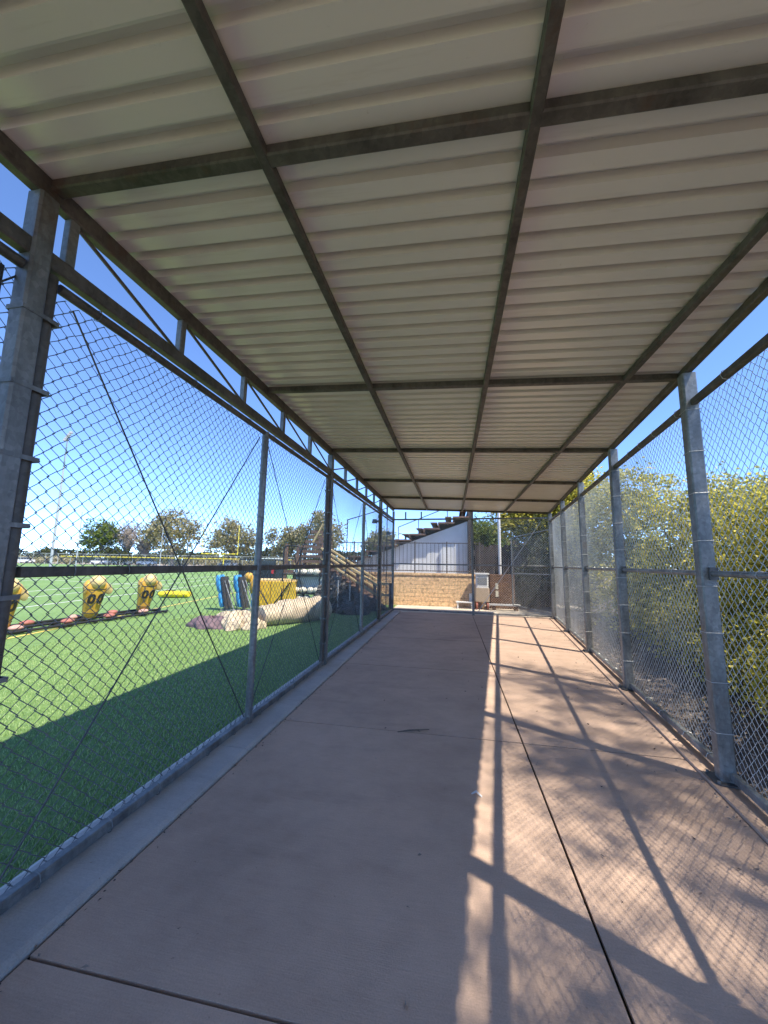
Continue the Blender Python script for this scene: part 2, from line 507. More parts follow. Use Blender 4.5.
# walkway: separate slabs with open joints between them
mw = MB()
XJ, G = 0.609, 0.015
jy = [-7.7, -5.5, -3.3, -0.9, 1.435, 3.755, 5.96, 8.2, 10.4, 12.46]
for k in range(len(jy) - 1):
    a, b = jy[k] + G / 2, jy[k + 1] - G / 2
    mw.prism([(-1.69 + G, a), (XJ - G / 2, a), (XJ - G / 2, b), (-1.69 + G, b)], -0.12, 0.0)
    mw.prism([(XJ + G / 2, a), (XR(a) - 0.13, a), (XR(b) - 0.13, b), (XJ + G / 2, b)], -0.12, -0.001)
tag(mw.build('walkway', M['concrete']), kind='structure')
sheet('walkway_bed', [(-2.0, -7.7), (XR(-7.7), -7.7), (XR(12.4), 12.4), (-2.0, 12.4)], -0.016, M['joint'])
mk = MB()
for k in range(4):
    a, b = (-7.7, -0.8, 3.1, 7.0)[k] + 0.004, (-0.8, 3.1, 7.0, 12.55)[k] - 0.003
    mk.prism_y([(-2.14, -0.14), (-1.69, -0.14), (-1.69, 0.012), (-1.72, 0.024), (-2.10, 0.028), (-2.14, 0.01)], a, b)
tag(mk.build('left_kerb', M['kerb']), kind='structure')
mk = MB()
for k in range(4):
    a, b = (-7.7, 0.9, 4.8, 8.6)[k] + 0.003, (0.9, 4.8, 8.6, 12.3)[k] - 0.003
    vs = []
    for y in (a, b):
        vs += [(XR(y) - 0.122, y, -0.14), (XR(y) + 0.13, y, -0.14), (XR(y) + 0.13, y, 0.012), (XR(y) - 0.122, y, 0.02)]
    mk.add(vs, [(0, 1, 2, 3), (7, 6, 5, 4), (1, 5, 6, 2), (2, 6, 7, 3), (0, 3, 7, 4)])
tag(mk.build('right_kerb', M['concrete']), kind='structure')

# planting bed right of the walkway, uneven
ny, nx = 70, 34
V = []
for j in range(ny + 1):
    y = -8 + 32 * j / ny
    for i in range(nx + 1):
        u = i / nx
        x0 = XR(y) + 0.12 if y < 12.3 else XR(12.3) + 0.9
        x = x0 + 13 * u ** 1.5
        z = -0.06 + (0.07 * math.sin(x * 2.1 + y * 1.3) + 0.05 * math.sin(3.7 * y - x)) * min(1, u * 6) + 0.05 * random.random() * min(1, u * 8) - 0.10 * (u ** 1.5) * 0
        V.append((x, y, z))
F = np.array([(j * (nx + 1) + i, j * (nx + 1) + i + 1, (j + 1) * (nx + 1) + i + 1, (j + 1) * (nx + 1) + i) for j in range(ny) for i in range(nx)])
tag(np_mesh('planting_bed', V, F, M['mulch'], smooth=True), kind='structure')

def leaf_quads(P, size, aspect=0.5, up=0.0):
    """one bent leaf of two quads per point, random direction"""
    n = len(P)
    d = rng.normal(size=(n, 3)); d[:, 2] = d[:, 2] * (1 - up)
    d /= np.linalg.norm(d, axis=1)[:, None] + 1e-9
    e = rng.normal(size=(n, 3)); e -= d * (e * d).sum(1)[:, None]
    e /= np.linalg.norm(e, axis=1)[:, None] + 1e-9
    nn = np.cross(d, e)
    s = size * rng.uniform(0.6, 1.35, n)[:, None]
    a = d * s * 0.5; b = e * s * 0.5 * aspect; c = nn * s * 0.12
    V = np.stack([P - a, P + b * 1.0 - c, P + a, P - b * 1.0 - c, ], 1).reshape(-1, 3)
    i = np.arange(n)[:, None] * 4
    F = np.concatenate([np.concatenate([i, i + 1, i + 2], 1), np.concatenate([i, i + 2, i + 3], 1)], 0)
    return V, F

# bark chips and leaf litter on the bed
n = 9000
yy = rng.uniform(-1, 13, n); uu = rng.uniform(0, 1, n) ** 1.3 * 3.0
xx = 1.60 + 0.1133 * yy + 0.16 + uu
P = np.stack([xx, yy, -0.02 + 0.05 * rng.random(n)], 1)
Vq, Fq = leaf_quads(P, 0.055, 0.45, 0.85)
tag(np_mesh('mulch_litter', Vq, Fq, M['chips']), kind='stuff')

# ------------------------------------------------------------------ canopy
can = thing('metal_canopy', 'long corrugated metal shade roof on steel beams covering the concrete walkway', 'canopy', (0, 4.6, 0))
# corrugated sheet
ys, zs = [], []
pitch = 0.1445; y = YF; k = 0
while y < 12.55:
    dz = 0.0035 * ((k // 6) % 2)
    for dy, z in ((0, 0), (0.082, 0), (0.085, 0.010), (0.096, 0.011), (0.100, 0.052), (0.140, 0.052)):
        ys.append(y + dy); zs.append(z + dz)
    if k % 6 == 5:
        ys.append(y + pitch - 0.001); zs.append(dz)
    y += pitch; k += 1
V, F = [], []
for yv, zv in zip(ys, zs):
    x0, x1 = XL - 0.13, XR(yv) + 0.07
    for i in range(5):
        x = x0 + (x1 - x0) * i / 4
        V.append((x, yv, ZB(x) + 0.060 + zv))
for j in range(len(ys) - 1):
    for i in range(4):
        F.append((j * 5 + i, j * 5 + i + 1, (j + 1) * 5 + i + 1, (j + 1) * 5 + i))
np_mesh('roof_sheet', V, np.array(F), M['roof'], can)
for yb in BEAMY:
    m = MB()
    a, b = XL + 0.031, XR(yb) - 0.031
    m.bar((a, yb, ZB(a) + 0.029), (b, yb, ZB(b) + 0.029), 0.062, 0.056)
    m.build('crossbeam', M['beam'], can)
for x, s in ((-0.808, 0.0), (0.331, 0.0), (1.552, 0.012)):
    m = MB()
    xe = x + s * (YE - 3.5); xs = x + s * (YF - 3.5)
    m.bar((xs, YF, ZB(xs) + 0.023), (xe, 12.368, ZB(xe) + 0.023), 0.05, 0.050)
    m.build('purlin', M['beam'], can)
m = MB(); m.bar((XL, YF, ZB(XL) + 0.004), (XL, 12.43, ZB(XL) + 0.004), 0.06, 0.106); m.build('edge_beam', M['beam'], can)
m = MB(); m.bar((XR(YF), YF, ZB(XR(YF)) + 0.027), (XR(12.43), 12.43, ZB(XR(12.43)) + 0.027), 0.06, 0.062); m.build('edge_beam', M['beam'], can)
# left truss: bottom chord, uprights, diagonals
ZC = 3.035
m = MB(); m.bar((XL, YF, ZC), (XL, YE - 0.06, ZC), 0.062, 0.085); m.build('truss_chord', M['beam'], can)
up_y = [1.42, 2.24, 3.09, 3.94, 4.80]
up_y2 = [6.59, 7.46, 8.33, 9.20]
ups = [-2.9, -2.03, -1.17, -0.3, 0.56] + up_y + [5.72] + up_y2 + [10.14, 11.2]
for yv in up_y + up_y2 + [-2.03, -1.17, -0.3, 0.56, 11.2]:
    m = MB(); m.bar((XL, yv, ZC + 0.044), (XL, yv, ZB(XL) - 0.051), 0.05, 0.05, (0, 1, 0)); m.build('truss_upright', M['steel'], can)
seq = up_y + [5.72]
for a, b in zip(seq[:-1], seq[1:]):
    m = MB(); m.tube([(XL, a + 0.03, ZB(XL) - 0.055), (XL, b - 0.03, ZC + 0.05)], 0.011, 6); m.build('truss_brace', M['beam'], can)
seq = [5.72] + up_y2 + [10.14]
for a, b in zip(seq[:-1], seq[1:]):
    m = MB(); m.tube([(XL, a + 0.03, ZC + 0.05), (XL, b - 0.03, ZB(XL) - 0.055)], 0.011, 6); m.build('truss_brace', M['beam'], can)
# posts of the canopy
def sq_post(x, y, z1, w, parent, rot=0.0, mat=None, name='post'):
    m = MB()
    Rz = rotz(rot)
    h = w / 2; c = 0.010
    pl = [(-h + c, -h), (h - c, -h), (h, -h + c), (h, h - c), (h - c, h), (-h + c, h), (-h, h - c), (-h, -h + c)]
    pl = [((Rz @ Vector((px, py, 0))).x + x, (Rz @ Vector((px, py, 0))).y + y) for px, py in pl]
    m.prism(pl, 0.0, z1)
    return m.build(name, mat or M['post'], parent)
ang = -math.atan(0.1133)
for yv in (-7.5, -3.1, 1.28, 5.735, 10.14):
    sq_post(XL - 0.0, yv, ZB(XL) - 0.051, 0.09, can)
for yv in POSTY_R:
    x = XR(yv)
    sq_post(x, yv, ZB(x) - 0.008, 0.102, can, ang)
    m = MB(); m.bar((x, yv, 0.021), (x, yv, 0.031), 0.20, 0.20, RD)
    pl_ = m.build('base_plate', M['bracket'], can)
    for sx, sy in ((-0.08, -0.08), (0.08, -0.08), (-0.08, 0.08), (0.08, 0.08)):
        m = MB(); c = Vector((x, yv, 0.03)) + RD * sx + RN * sy; m.tube([c, c + Vector((0, 0, 0.016))], 0.011, 6); m.build('bolt', M['steel'], pl_)

# ------------------------------------------------------------------ chain-link builder
def chain_link(origin, direction, normal, L, z0, z1, mat, parent, name='mesh', P=0.076, r=0.0025, wave=0.013, seed=0.0, clip=None):
    o = np.array(origin, float); d = np.array(direction, float); nrm = np.array(normal, float)
    nw = int(L / (P / 2)); nk = int(round((z1 - z0) / (P / 2)))
    k = np.arange(nk + 1)
    VV, FF = [], []
    base = 0
    rr = r * 1.35
    for i in range(nw):
        right = ((k + i) % 2 == 0)
        s = i * P / 2 + np.where(right, P / 2 + 0.0022, -0.0022)
        z = z0 + (z1 - z0) * k / nk
        kk = k
        if clip is not None:
            keep = clip(i * P / 2, z)
            if keep.sum() < 2: continue
            kk = k[keep]; s = s[keep]; z = z[keep]; right = right[keep]
        s = s + rng.normal() * 0.0022 + 0.0012 * rng.normal(size=len(s)); z = z + rng.normal() * 0.0025 + 0.0012 * rng.normal(size=len(z))
        dep = np.where(right, 0.0022, -0.0022) + wave * np.sin(s * 2.3 + seed) * np.sin(z * 2.1 + 1.3 * seed + s * 0.4)
        C = o[None] + d[None] * s[:, None] + nrm[None] * dep[:, None]
        C[:, 2] += z
        ring = np.stack([C + d * rr, C + nrm * r, C - d * rr, C - nrm * r], 1)   # m,4,3
        mm = len(C)
        VV.append(ring.reshape(-1, 3))
        a = (np.arange(mm - 1)[:, None] * 4 + np.arange(4)[None]).ravel()
        b = (np.arange(mm - 1)[:, None] * 4 + ((np.arange(4) + 1) % 4)[None]).ravel()
        FF.append(np.stack([a, b, b + 4, a + 4], 1) + base)
        base += mm * 4
    return np_mesh(name, np.concatenate(VV), np.concatenate(FF), mat, parent, smooth=True)

def ties(mb, p, q, r, step, normal):
    """small wire loops that hold the mesh to a pipe"""
    p, q = Vector(p), Vector(q); d = (q - p); L = d.length; d.normalize()
    nn = Vector(normal); t = d.cross(nn)
    k = int(L / step)
    for i in range(k):
        c = p + d * (step * (i + 0.3 + 0.4 * random.random()))
        pts = [c + (nn * math.cos(a) + t * math.sin(a)) * (r + 0.004) + d * 0.006 * math.sin(a * 0.5) for a in [2 * math.pi * j / 8 for j in range(9)]]
        mb.tube(pts, 0.0028, 4, False)

# ------------------------------------------------------------------ left fence
fl = thing('chain_link_fence', 'galvanised chain-link fence between the walkway and the green turf field', 'fence', (XL, 5, 0))
chain_link((XL - 0.045, Y0, 0), (0, 1, 0), (1, 0, 0), YE - Y0, 0.055, 2.93, M['wire_shaded'], fl, 'wire_mesh', seed=0.5)
m = MB(); m.bar((XL - 0.005, Y0, 0.062), (XL - 0.005, YE, 0.062), 0.055, 0.055); m.build('bottom_rail', M['steel'], fl)
lp = [-0.85, 3.56, 8.14]
stops = [(-3.0, -0.9), (-0.8, 1.23), (1.40, 3.52), (3.60, 5.625), (5.785, 8.10), (8.18, 10.03), (10.2, YE - 0.04)]
for a, b in stops:
    m = MB(); m.tube([(XL, a, 2.935), (XL, b, 2.935)], 0.026, 10); m.build('top_rail', M['beam'], fl, True)
    m = MB(); m.bar((XL, a, 1.51), (XL, b, 1.51), 0.045, 0.050); m.build('mid_rail', M['beam'], fl)
for yv in lp:
    m = MB(); m.tube([(XL, yv, 0.02), (XL, yv, 2.95)], 0.036, 12); m.build('line_post', M['post'], fl, True)
for yv in (1.362, 5.65, 10.055):
    m = MB(); m.tube([(XL - 0.01, yv, 0.02), (XL - 0.01, yv, 2.975)], 0.033, 12); m.build('terminal_post', M['beam'], fl, True)
m = MB(); m.bar((XL, YE, 0.0), (XL, YE, 3.325), 0.075, 0.075, (0, 1, 0)); m.build('corner_post', M['post'], fl)
# straps that tie terminal pipes to the roof posts
for yv, yp in ((1.28, 1.356), (5.735, 5.655), (10.14, 10.06)):
    for zv in (0.35, 0.72, 1.05, 1.40, 1.72, 2.03, 2.36, 2.72):
        m = MB()
        lo, hi = min(yv - 0.049, yp - 0.035), max(yv + 0.049, yp + 0.035)
        m.bbox((XL + 0.0455, lo, zv - 0.010), (XL + 0.048, hi, zv + 0.011))
        m.bbox((XL - 0.050, lo, zv - 0.011), (XL - 0.046, hi, zv + 0.011))
        m.bbox((XL - 0.0458, hi - 0.004, zv - 0.0108), (XL + 0.0458, hi, zv + 0.0108))
        m.bbox((XL - 0.0458, lo, zv - 0.0108), (XL + 0.0458, lo + 0.004, zv + 0.0108))
        m.tube([(XL + 0.03, hi + 0.012, zv), (XL + 0.03, hi - 0.01, zv)], 0.006, 6)
        m.build('strap', M['steel'], fl)
# tension bars beside terminals
for yv in (1.19, 1.396):
    m = MB(); m.bar((XL - 0.047, yv, 0.08), (XL - 0.047, yv, 2.9), 0.018, 0.007, (1, 0, 0)); m.build('tension_bar', M['bracket'], fl)
# cross rods in each bay
bays = [(-0.80, 1.26), (1.47, 3.52), (3.60, 5.59), (5.80, 8.10), (8.18, 10.0)]
for a, b in bays:
    for za, zb in ((2.88, 0.10), (0.10, 2.88)):
        dx = 0.008 if za > zb else -0.008
        m = MB(); m.tube([(XL + dx - 0.022, a + 0.02, za), (XL + dx - 0.022, b - 0.02, zb)], 0.0048, 6); m.build('brace_rod', M['bracket'], fl, True)
m = MB()
for a, b in stops:
    ties(m, (XL, a, 2.935), (XL, b, 2.935), 0.028, 0.42, (1, 0, 0))
    ties(m, (XL, a, 1.51), (XL, b, 1.51), 0.034, 0.42, (1, 0, 0))
ties(m, (XL, Y0, 0.062), (XL, YE, 0.062), 0.036, 0.42, (1, 0, 0))
for yv in lp:
    ties(m, (XL, yv, 0.1), (XL, yv, 2.9), 0.037, 0.36, (1, 0, 0))
m.build('tie_wire', M['wire_shaded'], fl)  # wire ties that bind the mesh to rails and posts

# ------------------------------------------------------------------ right fence
fr = thing('chain_link_fence', 'sunlit silver chain-link fence in front of the yellow-green shrubs', 'fence', (XR(5), 5, 0))
o = Vector((XR(Y0), Y0, 0)) + RN * 0.058
Lr = (YR - Y0) / RD.y
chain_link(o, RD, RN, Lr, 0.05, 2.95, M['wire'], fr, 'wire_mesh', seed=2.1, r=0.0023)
def rpt(y, z, n=0.0):
    p = Vector((XR(y), y, z)) + RN * n
    return p
for a, b in zip(POSTY_R[2:-1], POSTY_R[3:]):
    m = MB(); m.bar(rpt(a + 0.054, 2.955, 0.012), rpt(b - 0.054, 2.955, 0.012), 0.05, 0.055); m.build('top_rail', M['beam'], fr)
    m = MB(); m.tube([rpt(a + 0.054, 1.54, 0.02), rpt(b - 0.054, 1.54, 0.02)], 0.022, 10); m.build('mid_rail', M['steel'], fr, True)
    m = MB(); m.bar(rpt(a + 0.052, 0.075, 0.025), rpt(b - 0.052, 0.075, 0.025), 0.045, 0.055); m.build('bottom_rail', M['steel'], fr)
    for e in (a + 0.066, b - 0.066):
        m = MB()
        m.bar(rpt(e, 1.492, 0.02), rpt(e, 1.588, 0.02), 0.026, 0.058, RN); m.build('rail_cup', M['bracket'], fr)
m = MB()
for a, b in zip(POSTY_R[2:-1], POSTY_R[3:]):
    ties(m, rpt(a, 2.955, 0.012), rpt(b, 2.955, 0.012), 0.036, 0.45, RN)
    ties(m, rpt(a, 1.54, 0.02), rpt(b, 1.54, 0.02), 0.024, 0.45, RN)
    ties(m, rpt(a, 0.075, 0.025), rpt(b, 0.075, 0.025), 0.036, 0.45, RN)
for yv in POSTY_R:
    z = 0.35
    while z < 2.9:
        c = Vector((XR(yv), yv, z + 0.03 * random.random())); h = 0.0545
        q = [c + RD * sx * h + RN * sy * h for sx, sy in ((1, 1), (1, -1), (-1, -1), (-1, 1), (1, 1))]
        q = [p + Vector((0, 0, 0.012 * i / 4)) for i, p in enumerate(q)]
        m.tube(q, 0.0028, 4, False)
        z += 0.36
m.build('tie_wire', M['wire'], fr)

# ------------------------------------------------------------------ end fence
A = Vector((XL, YE, 0)); B = Vector((XR(YR), YR, 0))
ed = (B - A).normalized(); en = Vector((-ed.y, ed.x, 0)); EL = (B - A).length
fe = thing('chain_link_fence', 'chain-link fence closing the far end of the covered walkway', 'fence', (0.5, 12.35, 0))
chain_link(A + en * 0.045 + ed * 0.04, ed, en, EL - 0.05, 0.06, 3.02, M['wire'], fe, 'wire_mesh', seed=4.0)
sc = (0.64 - A.x) / ed.x
def ept(s, z, n=0.0):
    p = A + ed * s + en * n
    return Vector((p.x, p.y, z))
m = MB(); m.bar(ept(sc, 0), ept(sc, 3.27), 0.075, 0.075, en); m.build('post', M['post'], fe)
for s0, s1 in ((0.04, sc - 0.04), (sc + 0.04, EL - 0.06)):
    for z, w in ((3.045, 0.05), (1.56, 0.045), (0.07, 0.045)):
        m = MB(); m.bar(ept(s0, z), ept(s1, z), w, w); m.build('rail', M['steel'], fe)
for s in (0.42, 0.95):
    m = MB(); m.bar(ept(s, 3.072), ept(s, 3.30), 0.045, 0.045, en); m.build('upright', M['steel'], fe)
m = MB(); m.tube([ept(EL - 0.25, 2.95, 0.03), ept(sc + 0.15, 0.12, 0.03)], 0.012, 6); m.build('brace_rod', M['wire'], fe)

# open gate leaf behind the end fence
gt = thing('chain_link_gate', 'open chain-link gate leaf swung outwards beyond the far right corner', 'gate', (2.95, 12.45, 0))
g0, g1 = Vector((3.02, 12.5, 0)), Vector((2.1, 14.1, 0)); gd = (g1 - g0).normalized(); gn = Vector((-gd.y, gd.x, 0)); GL = (g1 - g0).length
for name, a, b in (('frame', (0, 0.10), (0, 2.72)), ('frame', (GL, 0.16), (GL, 2.58))):
    m = MB(); m.tube([g0 + gd * a[0] + Vector((0, 0, a[1])), g0 + gd * b[0] + Vector((0, 0, b[1]))], 0.024, 8); m.build(name, M['steel'], gt, True)
for za, zb in ((2.70, 2.56), (1.30, 1.28), (0.13, 0.18)):
    m = MB(); m.tube([g0 + gd * 0.025 + Vector((0, 0, za)), g0 + gd * (GL - 0.025) + Vector((0, 0, zb))], 0.02, 8); m.build('rail', M['steel'], gt, True)
chain_link(g0 + gn * 0.03, gd, gn, GL, 0.15, 2.55, M['wire'], gt, 'wire_mesh', seed=1.0)

# floodlights on the posts
for (x, y, z), lab in (((XL - 0.10, 10.1, 2.72), 'small black floodlight box on the third roof post of the left fence'), ((XL - 0.12, 12.47, 2.58), 'small dark floodlight on the far left corner post')):
    t = thing('floodlight', lab, 'floodlight', (x, y, z), 'floodlights on the left posts')
    m = MB(); m.box((x - 0.05, y - 0.02, z), (0.13, 0.12, 0.11), taper=0.8); m.build('housing', M['black'], t)
    m = MB(); m.box((x + 0.032, y, z), (0.03, 0.03, 0.05)); m.build('bracket', M['black'], t)
    m = MB(); m.box((x - 0.05, y - 0.083, z - 0.005), (0.09, 0.006, 0.08)); m.build('lens', M['glass'], t)

# ------------------------------------------------------------------ far end: wall, terrace, stand
m = MB(); m.prism([(-4.6, 14.93), (1.1, 14.93), (1.1, 34), (-4.6, 34)], -0.16, 1.12)
tag(m.build('terrace', M['dirt']), kind='structure')
bw = thing('block_wall', 'low tan split-face block retaining wall in full sun', 'retaining wall', (-1.7, 14.7, 0))
m = MB(); m.bbox((-4.7, 14.62, -0.15), (1.18, 14.92, 1.14)); m.build('wall', M['block'], bw)
m = MB(); m.bbox((-4.72, 14.59, 1.142), (1.2, 14.95, 1.215)); m.build('cap', M['block'], bw)
pf = thing('picket_fence', 'thin metal picket railing standing on top of the tan block wall', 'railing', (-1.7, 14.78, 1.21))
for z in (1.30, 2.38):
    m = MB(); m.bar((-4.6, 14.78, z), (1.1, 14.78, z), 0.03, 0.035); m.build('rail', M['iron'], pf)
x = -4.55; m = MB(); i = 0
while x < 1.1:
    if i % 8 == 4:
        p = MB(); p.bar((x, 14.78, 1.216), (x, 14.78, 2.44), 0.05, 0.05, (0, 1, 0)); p.build('post', M['iron'], pf)
    else:
        m.bar((x, 14.78, 1.27), (x, 14.78, 2.36), 0.017, 0.017, (0, 1, 0))
    x += 0.155; i += 1
m.build('pickets', M['iron'], pf)

gs = thing('grandstand', 'grandstand with brown stepped seats above a pale sided end wall', 'grandstand', (-2.5, 16.6, 1.12))
rows = 10; x_start = -5.60; run, rise = 0.625, 0.250; z_start = 1.12
m = MB()
pl = [(x_start, 1.13), (0.66, 1.13), (0.66, z_start + rise * rows - 0.22)]
for i in range(rows - 1, -1, -1):
    xx0 = x_start + run * i
    pl += [(xx0 + 0.05, z_start + rise * (i + 1) - 0.30)]
pl = [(x_start, 1.13), (0.66, 1.13), (0.66, z_start + rise * rows - 0.18), (x_start, 1.14)]
m.prism_y(pl, 16.6, 16.7)
xs_ = x_start + 2.0
while xs_ < 0.6:
    zt = 1.13 + (xs_ - x_start) / (0.66 - x_start) * (rise * rows - 0.25)
    m.box((xs_, 16.594, (1.14 + zt) / 2), (0.025, 0.014, zt - 1.16)); xs_ += 0.46
m.build('end_wall', M['siding'], gs)
for i in range(rows):
    xx0 = x_start + run * i; zt = z_start + rise * (i + 1)
    m = MB()
    m.bbox((xx0, 16.22, zt - 0.06), (xx0 + run + 0.08, 30, zt + 0.0))
    m.bbox((xx0, 16.22, zt - 0.20), (xx0 + 0.05, 30, zt - 0.062))
    m.build('tread', M['brownwood'], gs)
    m = MB()
    m.bbox((xx0 + 0.30, 16.3, zt + 0.20), (xx0 + 0.58, 30, zt + 0.25))
    for yb in (16.6, 19, 22, 25, 28):
        m.bbox((xx0 + 0.38, yb, zt + 0.002), (xx0 + 0.46, yb + 0.06, zt + 0.199))
    m.build('bench', M['brownwood'], gs)
m = MB(); m.bbox((0.68, 16.3, 1.14), (0.82, 30, z_start + rise * rows + 0.35)); m.build('back_wall', M['darkwood'], gs)
for xx0 in (-2.35, -1.45, -0.2):
    zz = z_start + (xx0 - x_start) / run * rise
    m = MB(); m.tube([(xx0, 16.4, zz), (xx0, 16.4, zz + 0.75)], 0.02, 6); m.build('rail_post', M['iron'], gs)
m = MB(); m.tube([(-2.35, 16.4, z_start + (-2.35 - x_start) / run * rise + 0.75), (-0.2, 16.4, z_start + (-0.2 - x_start) / run * rise + 0.75)], 0.02, 6); m.build('handrail', M['iron'], gs)

# right part of the far end
pb = thing('shaded_wall_stub', 'block wall stub with its shade coloured dark brown and two pale plates on it', 'wall', (1.75, 14.75, 0))  # run of the tan block wall, its shade painted dark brown
m = MB(); m.bbox((1.38, 14.55, -0.15), (2.25, 14.95, 1.22)); m.build('wall', M['shadebrown'], pb)
for z in (0.80, 0.52):
    m = MB(); m.bbox((1.56, 14.535, z - 0.11), (1.66, 14.548, z + 0.11)); m.build('plate', M['offwhite'], pb)
dw = thing('board_fence', 'dark wooden board fence standing behind the shaded block stub', 'fence', (1.8, 15.8, 0))
for i in range(15):
    m = MB() if i == 0 else m
    x = 0.9 + i * 0.19
    m.bbox((x, 15.75 + 0.006 * (i % 2), -0.1), (x + 0.18, 15.78 + 0.006 * (i % 2), 2.35 + 0.05 * math.sin(i * 2.2)))
m.build('boards', M['darkwood'], dw)
m = MB(); m.bbox((0.9, 15.79, 1.9), (3.7, 15.84, 2.0)); m.bbox((0.9, 15.79, 0.5), (3.7, 15.84, 0.6)); m.build('rails', M['darkwood'], dw)
wp = thing('white_pole', 'tall plain white pole rising beside the shaded block stub', 'pole', (1.82, 15.2, 0))
m = MB(); m.tube([(1.82, 15.2, -0.1), (1.82, 15.2, 6.5)], 0.055, 12); m.build('shaft', M['white'], wp, True)
m = MB(); m.tube([(1.82, 15.2, -0.02), (1.82, 15.2, 0.08)], [0.11, 0.09], 12); m.build('footing', M['kerb'], wp, True)
uc = thing('utility_cart', 'beige wheeled cart with a white cabinet on top beside the block wall', 'cart', (1.02, 14.3, 0))
m = MB(); m.bbox((0.80, 14.05, 0.26), (1.30, 14.5, 0.74), 0.03); m.build('body', M['beige'], uc)
m = MB(); m.bbox((0.84, 14.08, 0.742), (1.27, 14.47, 1.22), 0.03); m.bbox((0.80, 14.05, 1.222), (1.30, 14.5, 1.27), 0.02); cb = m.build('cabinet', M['white'], uc)
m = MB(); m.bbox((0.89, 14.066, 0.88), (1.22, 14.078, 1.12)); m.build('panel', M['greyplastic'], cb)
for x, y in ((0.86, 14.1), (1.24, 14.1), (0.86, 14.45), (1.24, 14.45)):
    m = MB(); m.tube([(x - 0.03, y, 0.11), (x + 0.03, y, 0.11)], 0.125, 14); m.build('wheel', M['redwheel'], uc, True)
bn = thing('white_bench', 'small white bench standing in the sun before the tan block wall', 'bench', (0.4, 14.25, 0))
m = MB(); m.bbox((0.12, 14.13, 0.19), (0.72, 14.40, 0.23)); m.build('seat', M['white'], bn)
for x in (0.16, 0.66):
    m = MB(); m.bbox((x, 14.15, -0.02), (x + 0.05, 14.38, 0.188)); m.build('leg', M['white'], bn)
m = MB(); m.bbox((0.60, 14.36, 0.232), (0.72, 14.39, 0.52)); m.build('backrest', M['white'], bn)
pkx = thing('white_plank', 'long white plank lying on blocks in front of the shaded block stub', 'plank', (1.7, 14.2, 0))
m = MB(); m.bbox((1.25, 14.08, 0.14), (2.35, 14.28, 0.19)); m.build('plank', M['white'], pkx)
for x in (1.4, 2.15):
    m = MB(); m.bbox((x, 14.10, -0.02), (x + 0.12, 14.26, 0.138)); m.build('support', M['shadebrown'], pkx)
hs = thing('distant_house', 'distant low house with a faded pink roof beyond the board fence', 'house', (3, 31, 0))
m = MB(); m.bbox((0.6, 29, -0.2), (6.5, 34, 2.7)); m.build('wall', M['stucco'], hs)
m = MB(); m.prism_y([(0.2, 2.7), (6.9, 2.7), (3.5, 3.6)], 28.6, 34.4); m.build('roof', M['pinkroof'], hs)
m = MB(); m.bbox((1.6, 28.97, 1.2), (2.6, 28.998, 2.2)); m.build('window', M['glass'], hs)

# ------------------------------------------------------------------ stairs and platform left of the end
st = thing('wooden_stairs', 'brown wooden stairs with yellowed handrails climbing left to a platform', 'stairs', (-3.6, 14.0, 0))
SX0, SX1, SZ1 = -2.72, -4.75, 1.25
for y in (13.5, 14.4):
    m = MB(); m.bar((SX0, y, 0.03), (SX1, y, SZ1 - 0.05), 0.05, 0.26); m.build('stringer', M['brownwood'], st)
m = MB()
for i in range(9):
    t = (i + 0.5) / 9
    m.bbox((SX0 + (SX1 - SX0) * t - 0.14, 13.53, SZ1 * t + 0.05), (SX0 + (SX1 - SX0) * t + 0.14, 14.37, SZ1 * t + 0.09))
m.build('treads', M['brownwood'], st)
for y in (13.44, 14.46):
    for t in (0.02, 0.34, 0.66, 0.98):
        x, z = SX0 + (SX1 - SX0) * t, SZ1 * t
        m = MB(); m.bbox((x - 0.05, y - 0.045, -0.03), (x + 0.05, y + 0.045, z + 0.80)); m.build('post', M['brownwood'], st)
    for h in (0.82, 0.46):
        m = MB(); m.bar((SX0 + 0.15, y - 0.01, h - 0.10), (SX1 - 0.1, y - 0.01, SZ1 + h + 0.02), 0.13, 0.075); m.build('handrail', M['tanwood'], st)
for z in (0.80, 0.40):
    m = MB(); m.bbox((SX0 + 0.06, 13.40, z), (-2.13, 13.5, z + 0.07)); m.build('handrail', M['tanwood'], st)
m = MB(); m.bbox((-2.24, 13.40, -0.03), (-2.13, 13.51, 0.86)); m.build('post', M['brownwood'], st)
m = MB(); m.bbox((-6.3, 13.4, SZ1 - 0.12), (-4.72, 14.6, SZ1)); m.build('platform', M['brownwood'], st)
for y0_, y1_ in ((13.37, 13.41), (14.58, 14.62)):
    m = MB()
    for i in range(8):
        z = SZ1 + 0.10 + i * 0.185
        m.bbox((-6.1 + 0.12 * i, y0_, z), (-4.80, y1_, z + 0.11))
    m.build('guard_slat', M['brownwood'], st)
for x, y in ((-6.25, 13.46), (-5.5, 13.46), (-4.85, 13.46), (-6.25, 14.52), (-4.85, 14.52)):
    m = MB(); m.bbox((x - 0.05, y - 0.045, -0.03), (x + 0.05, y + 0.045, SZ1 + 1.0)); m.build('post', M['brownwood'], st)
for y in (13.36, 14.63):
    m = MB(); m.bar((-5.15, y, SZ1 + 1.05), (-4.78, y, SZ1 + 1.75), 0.05, 0.07); m.build('handrail', M['tanwood'], st)

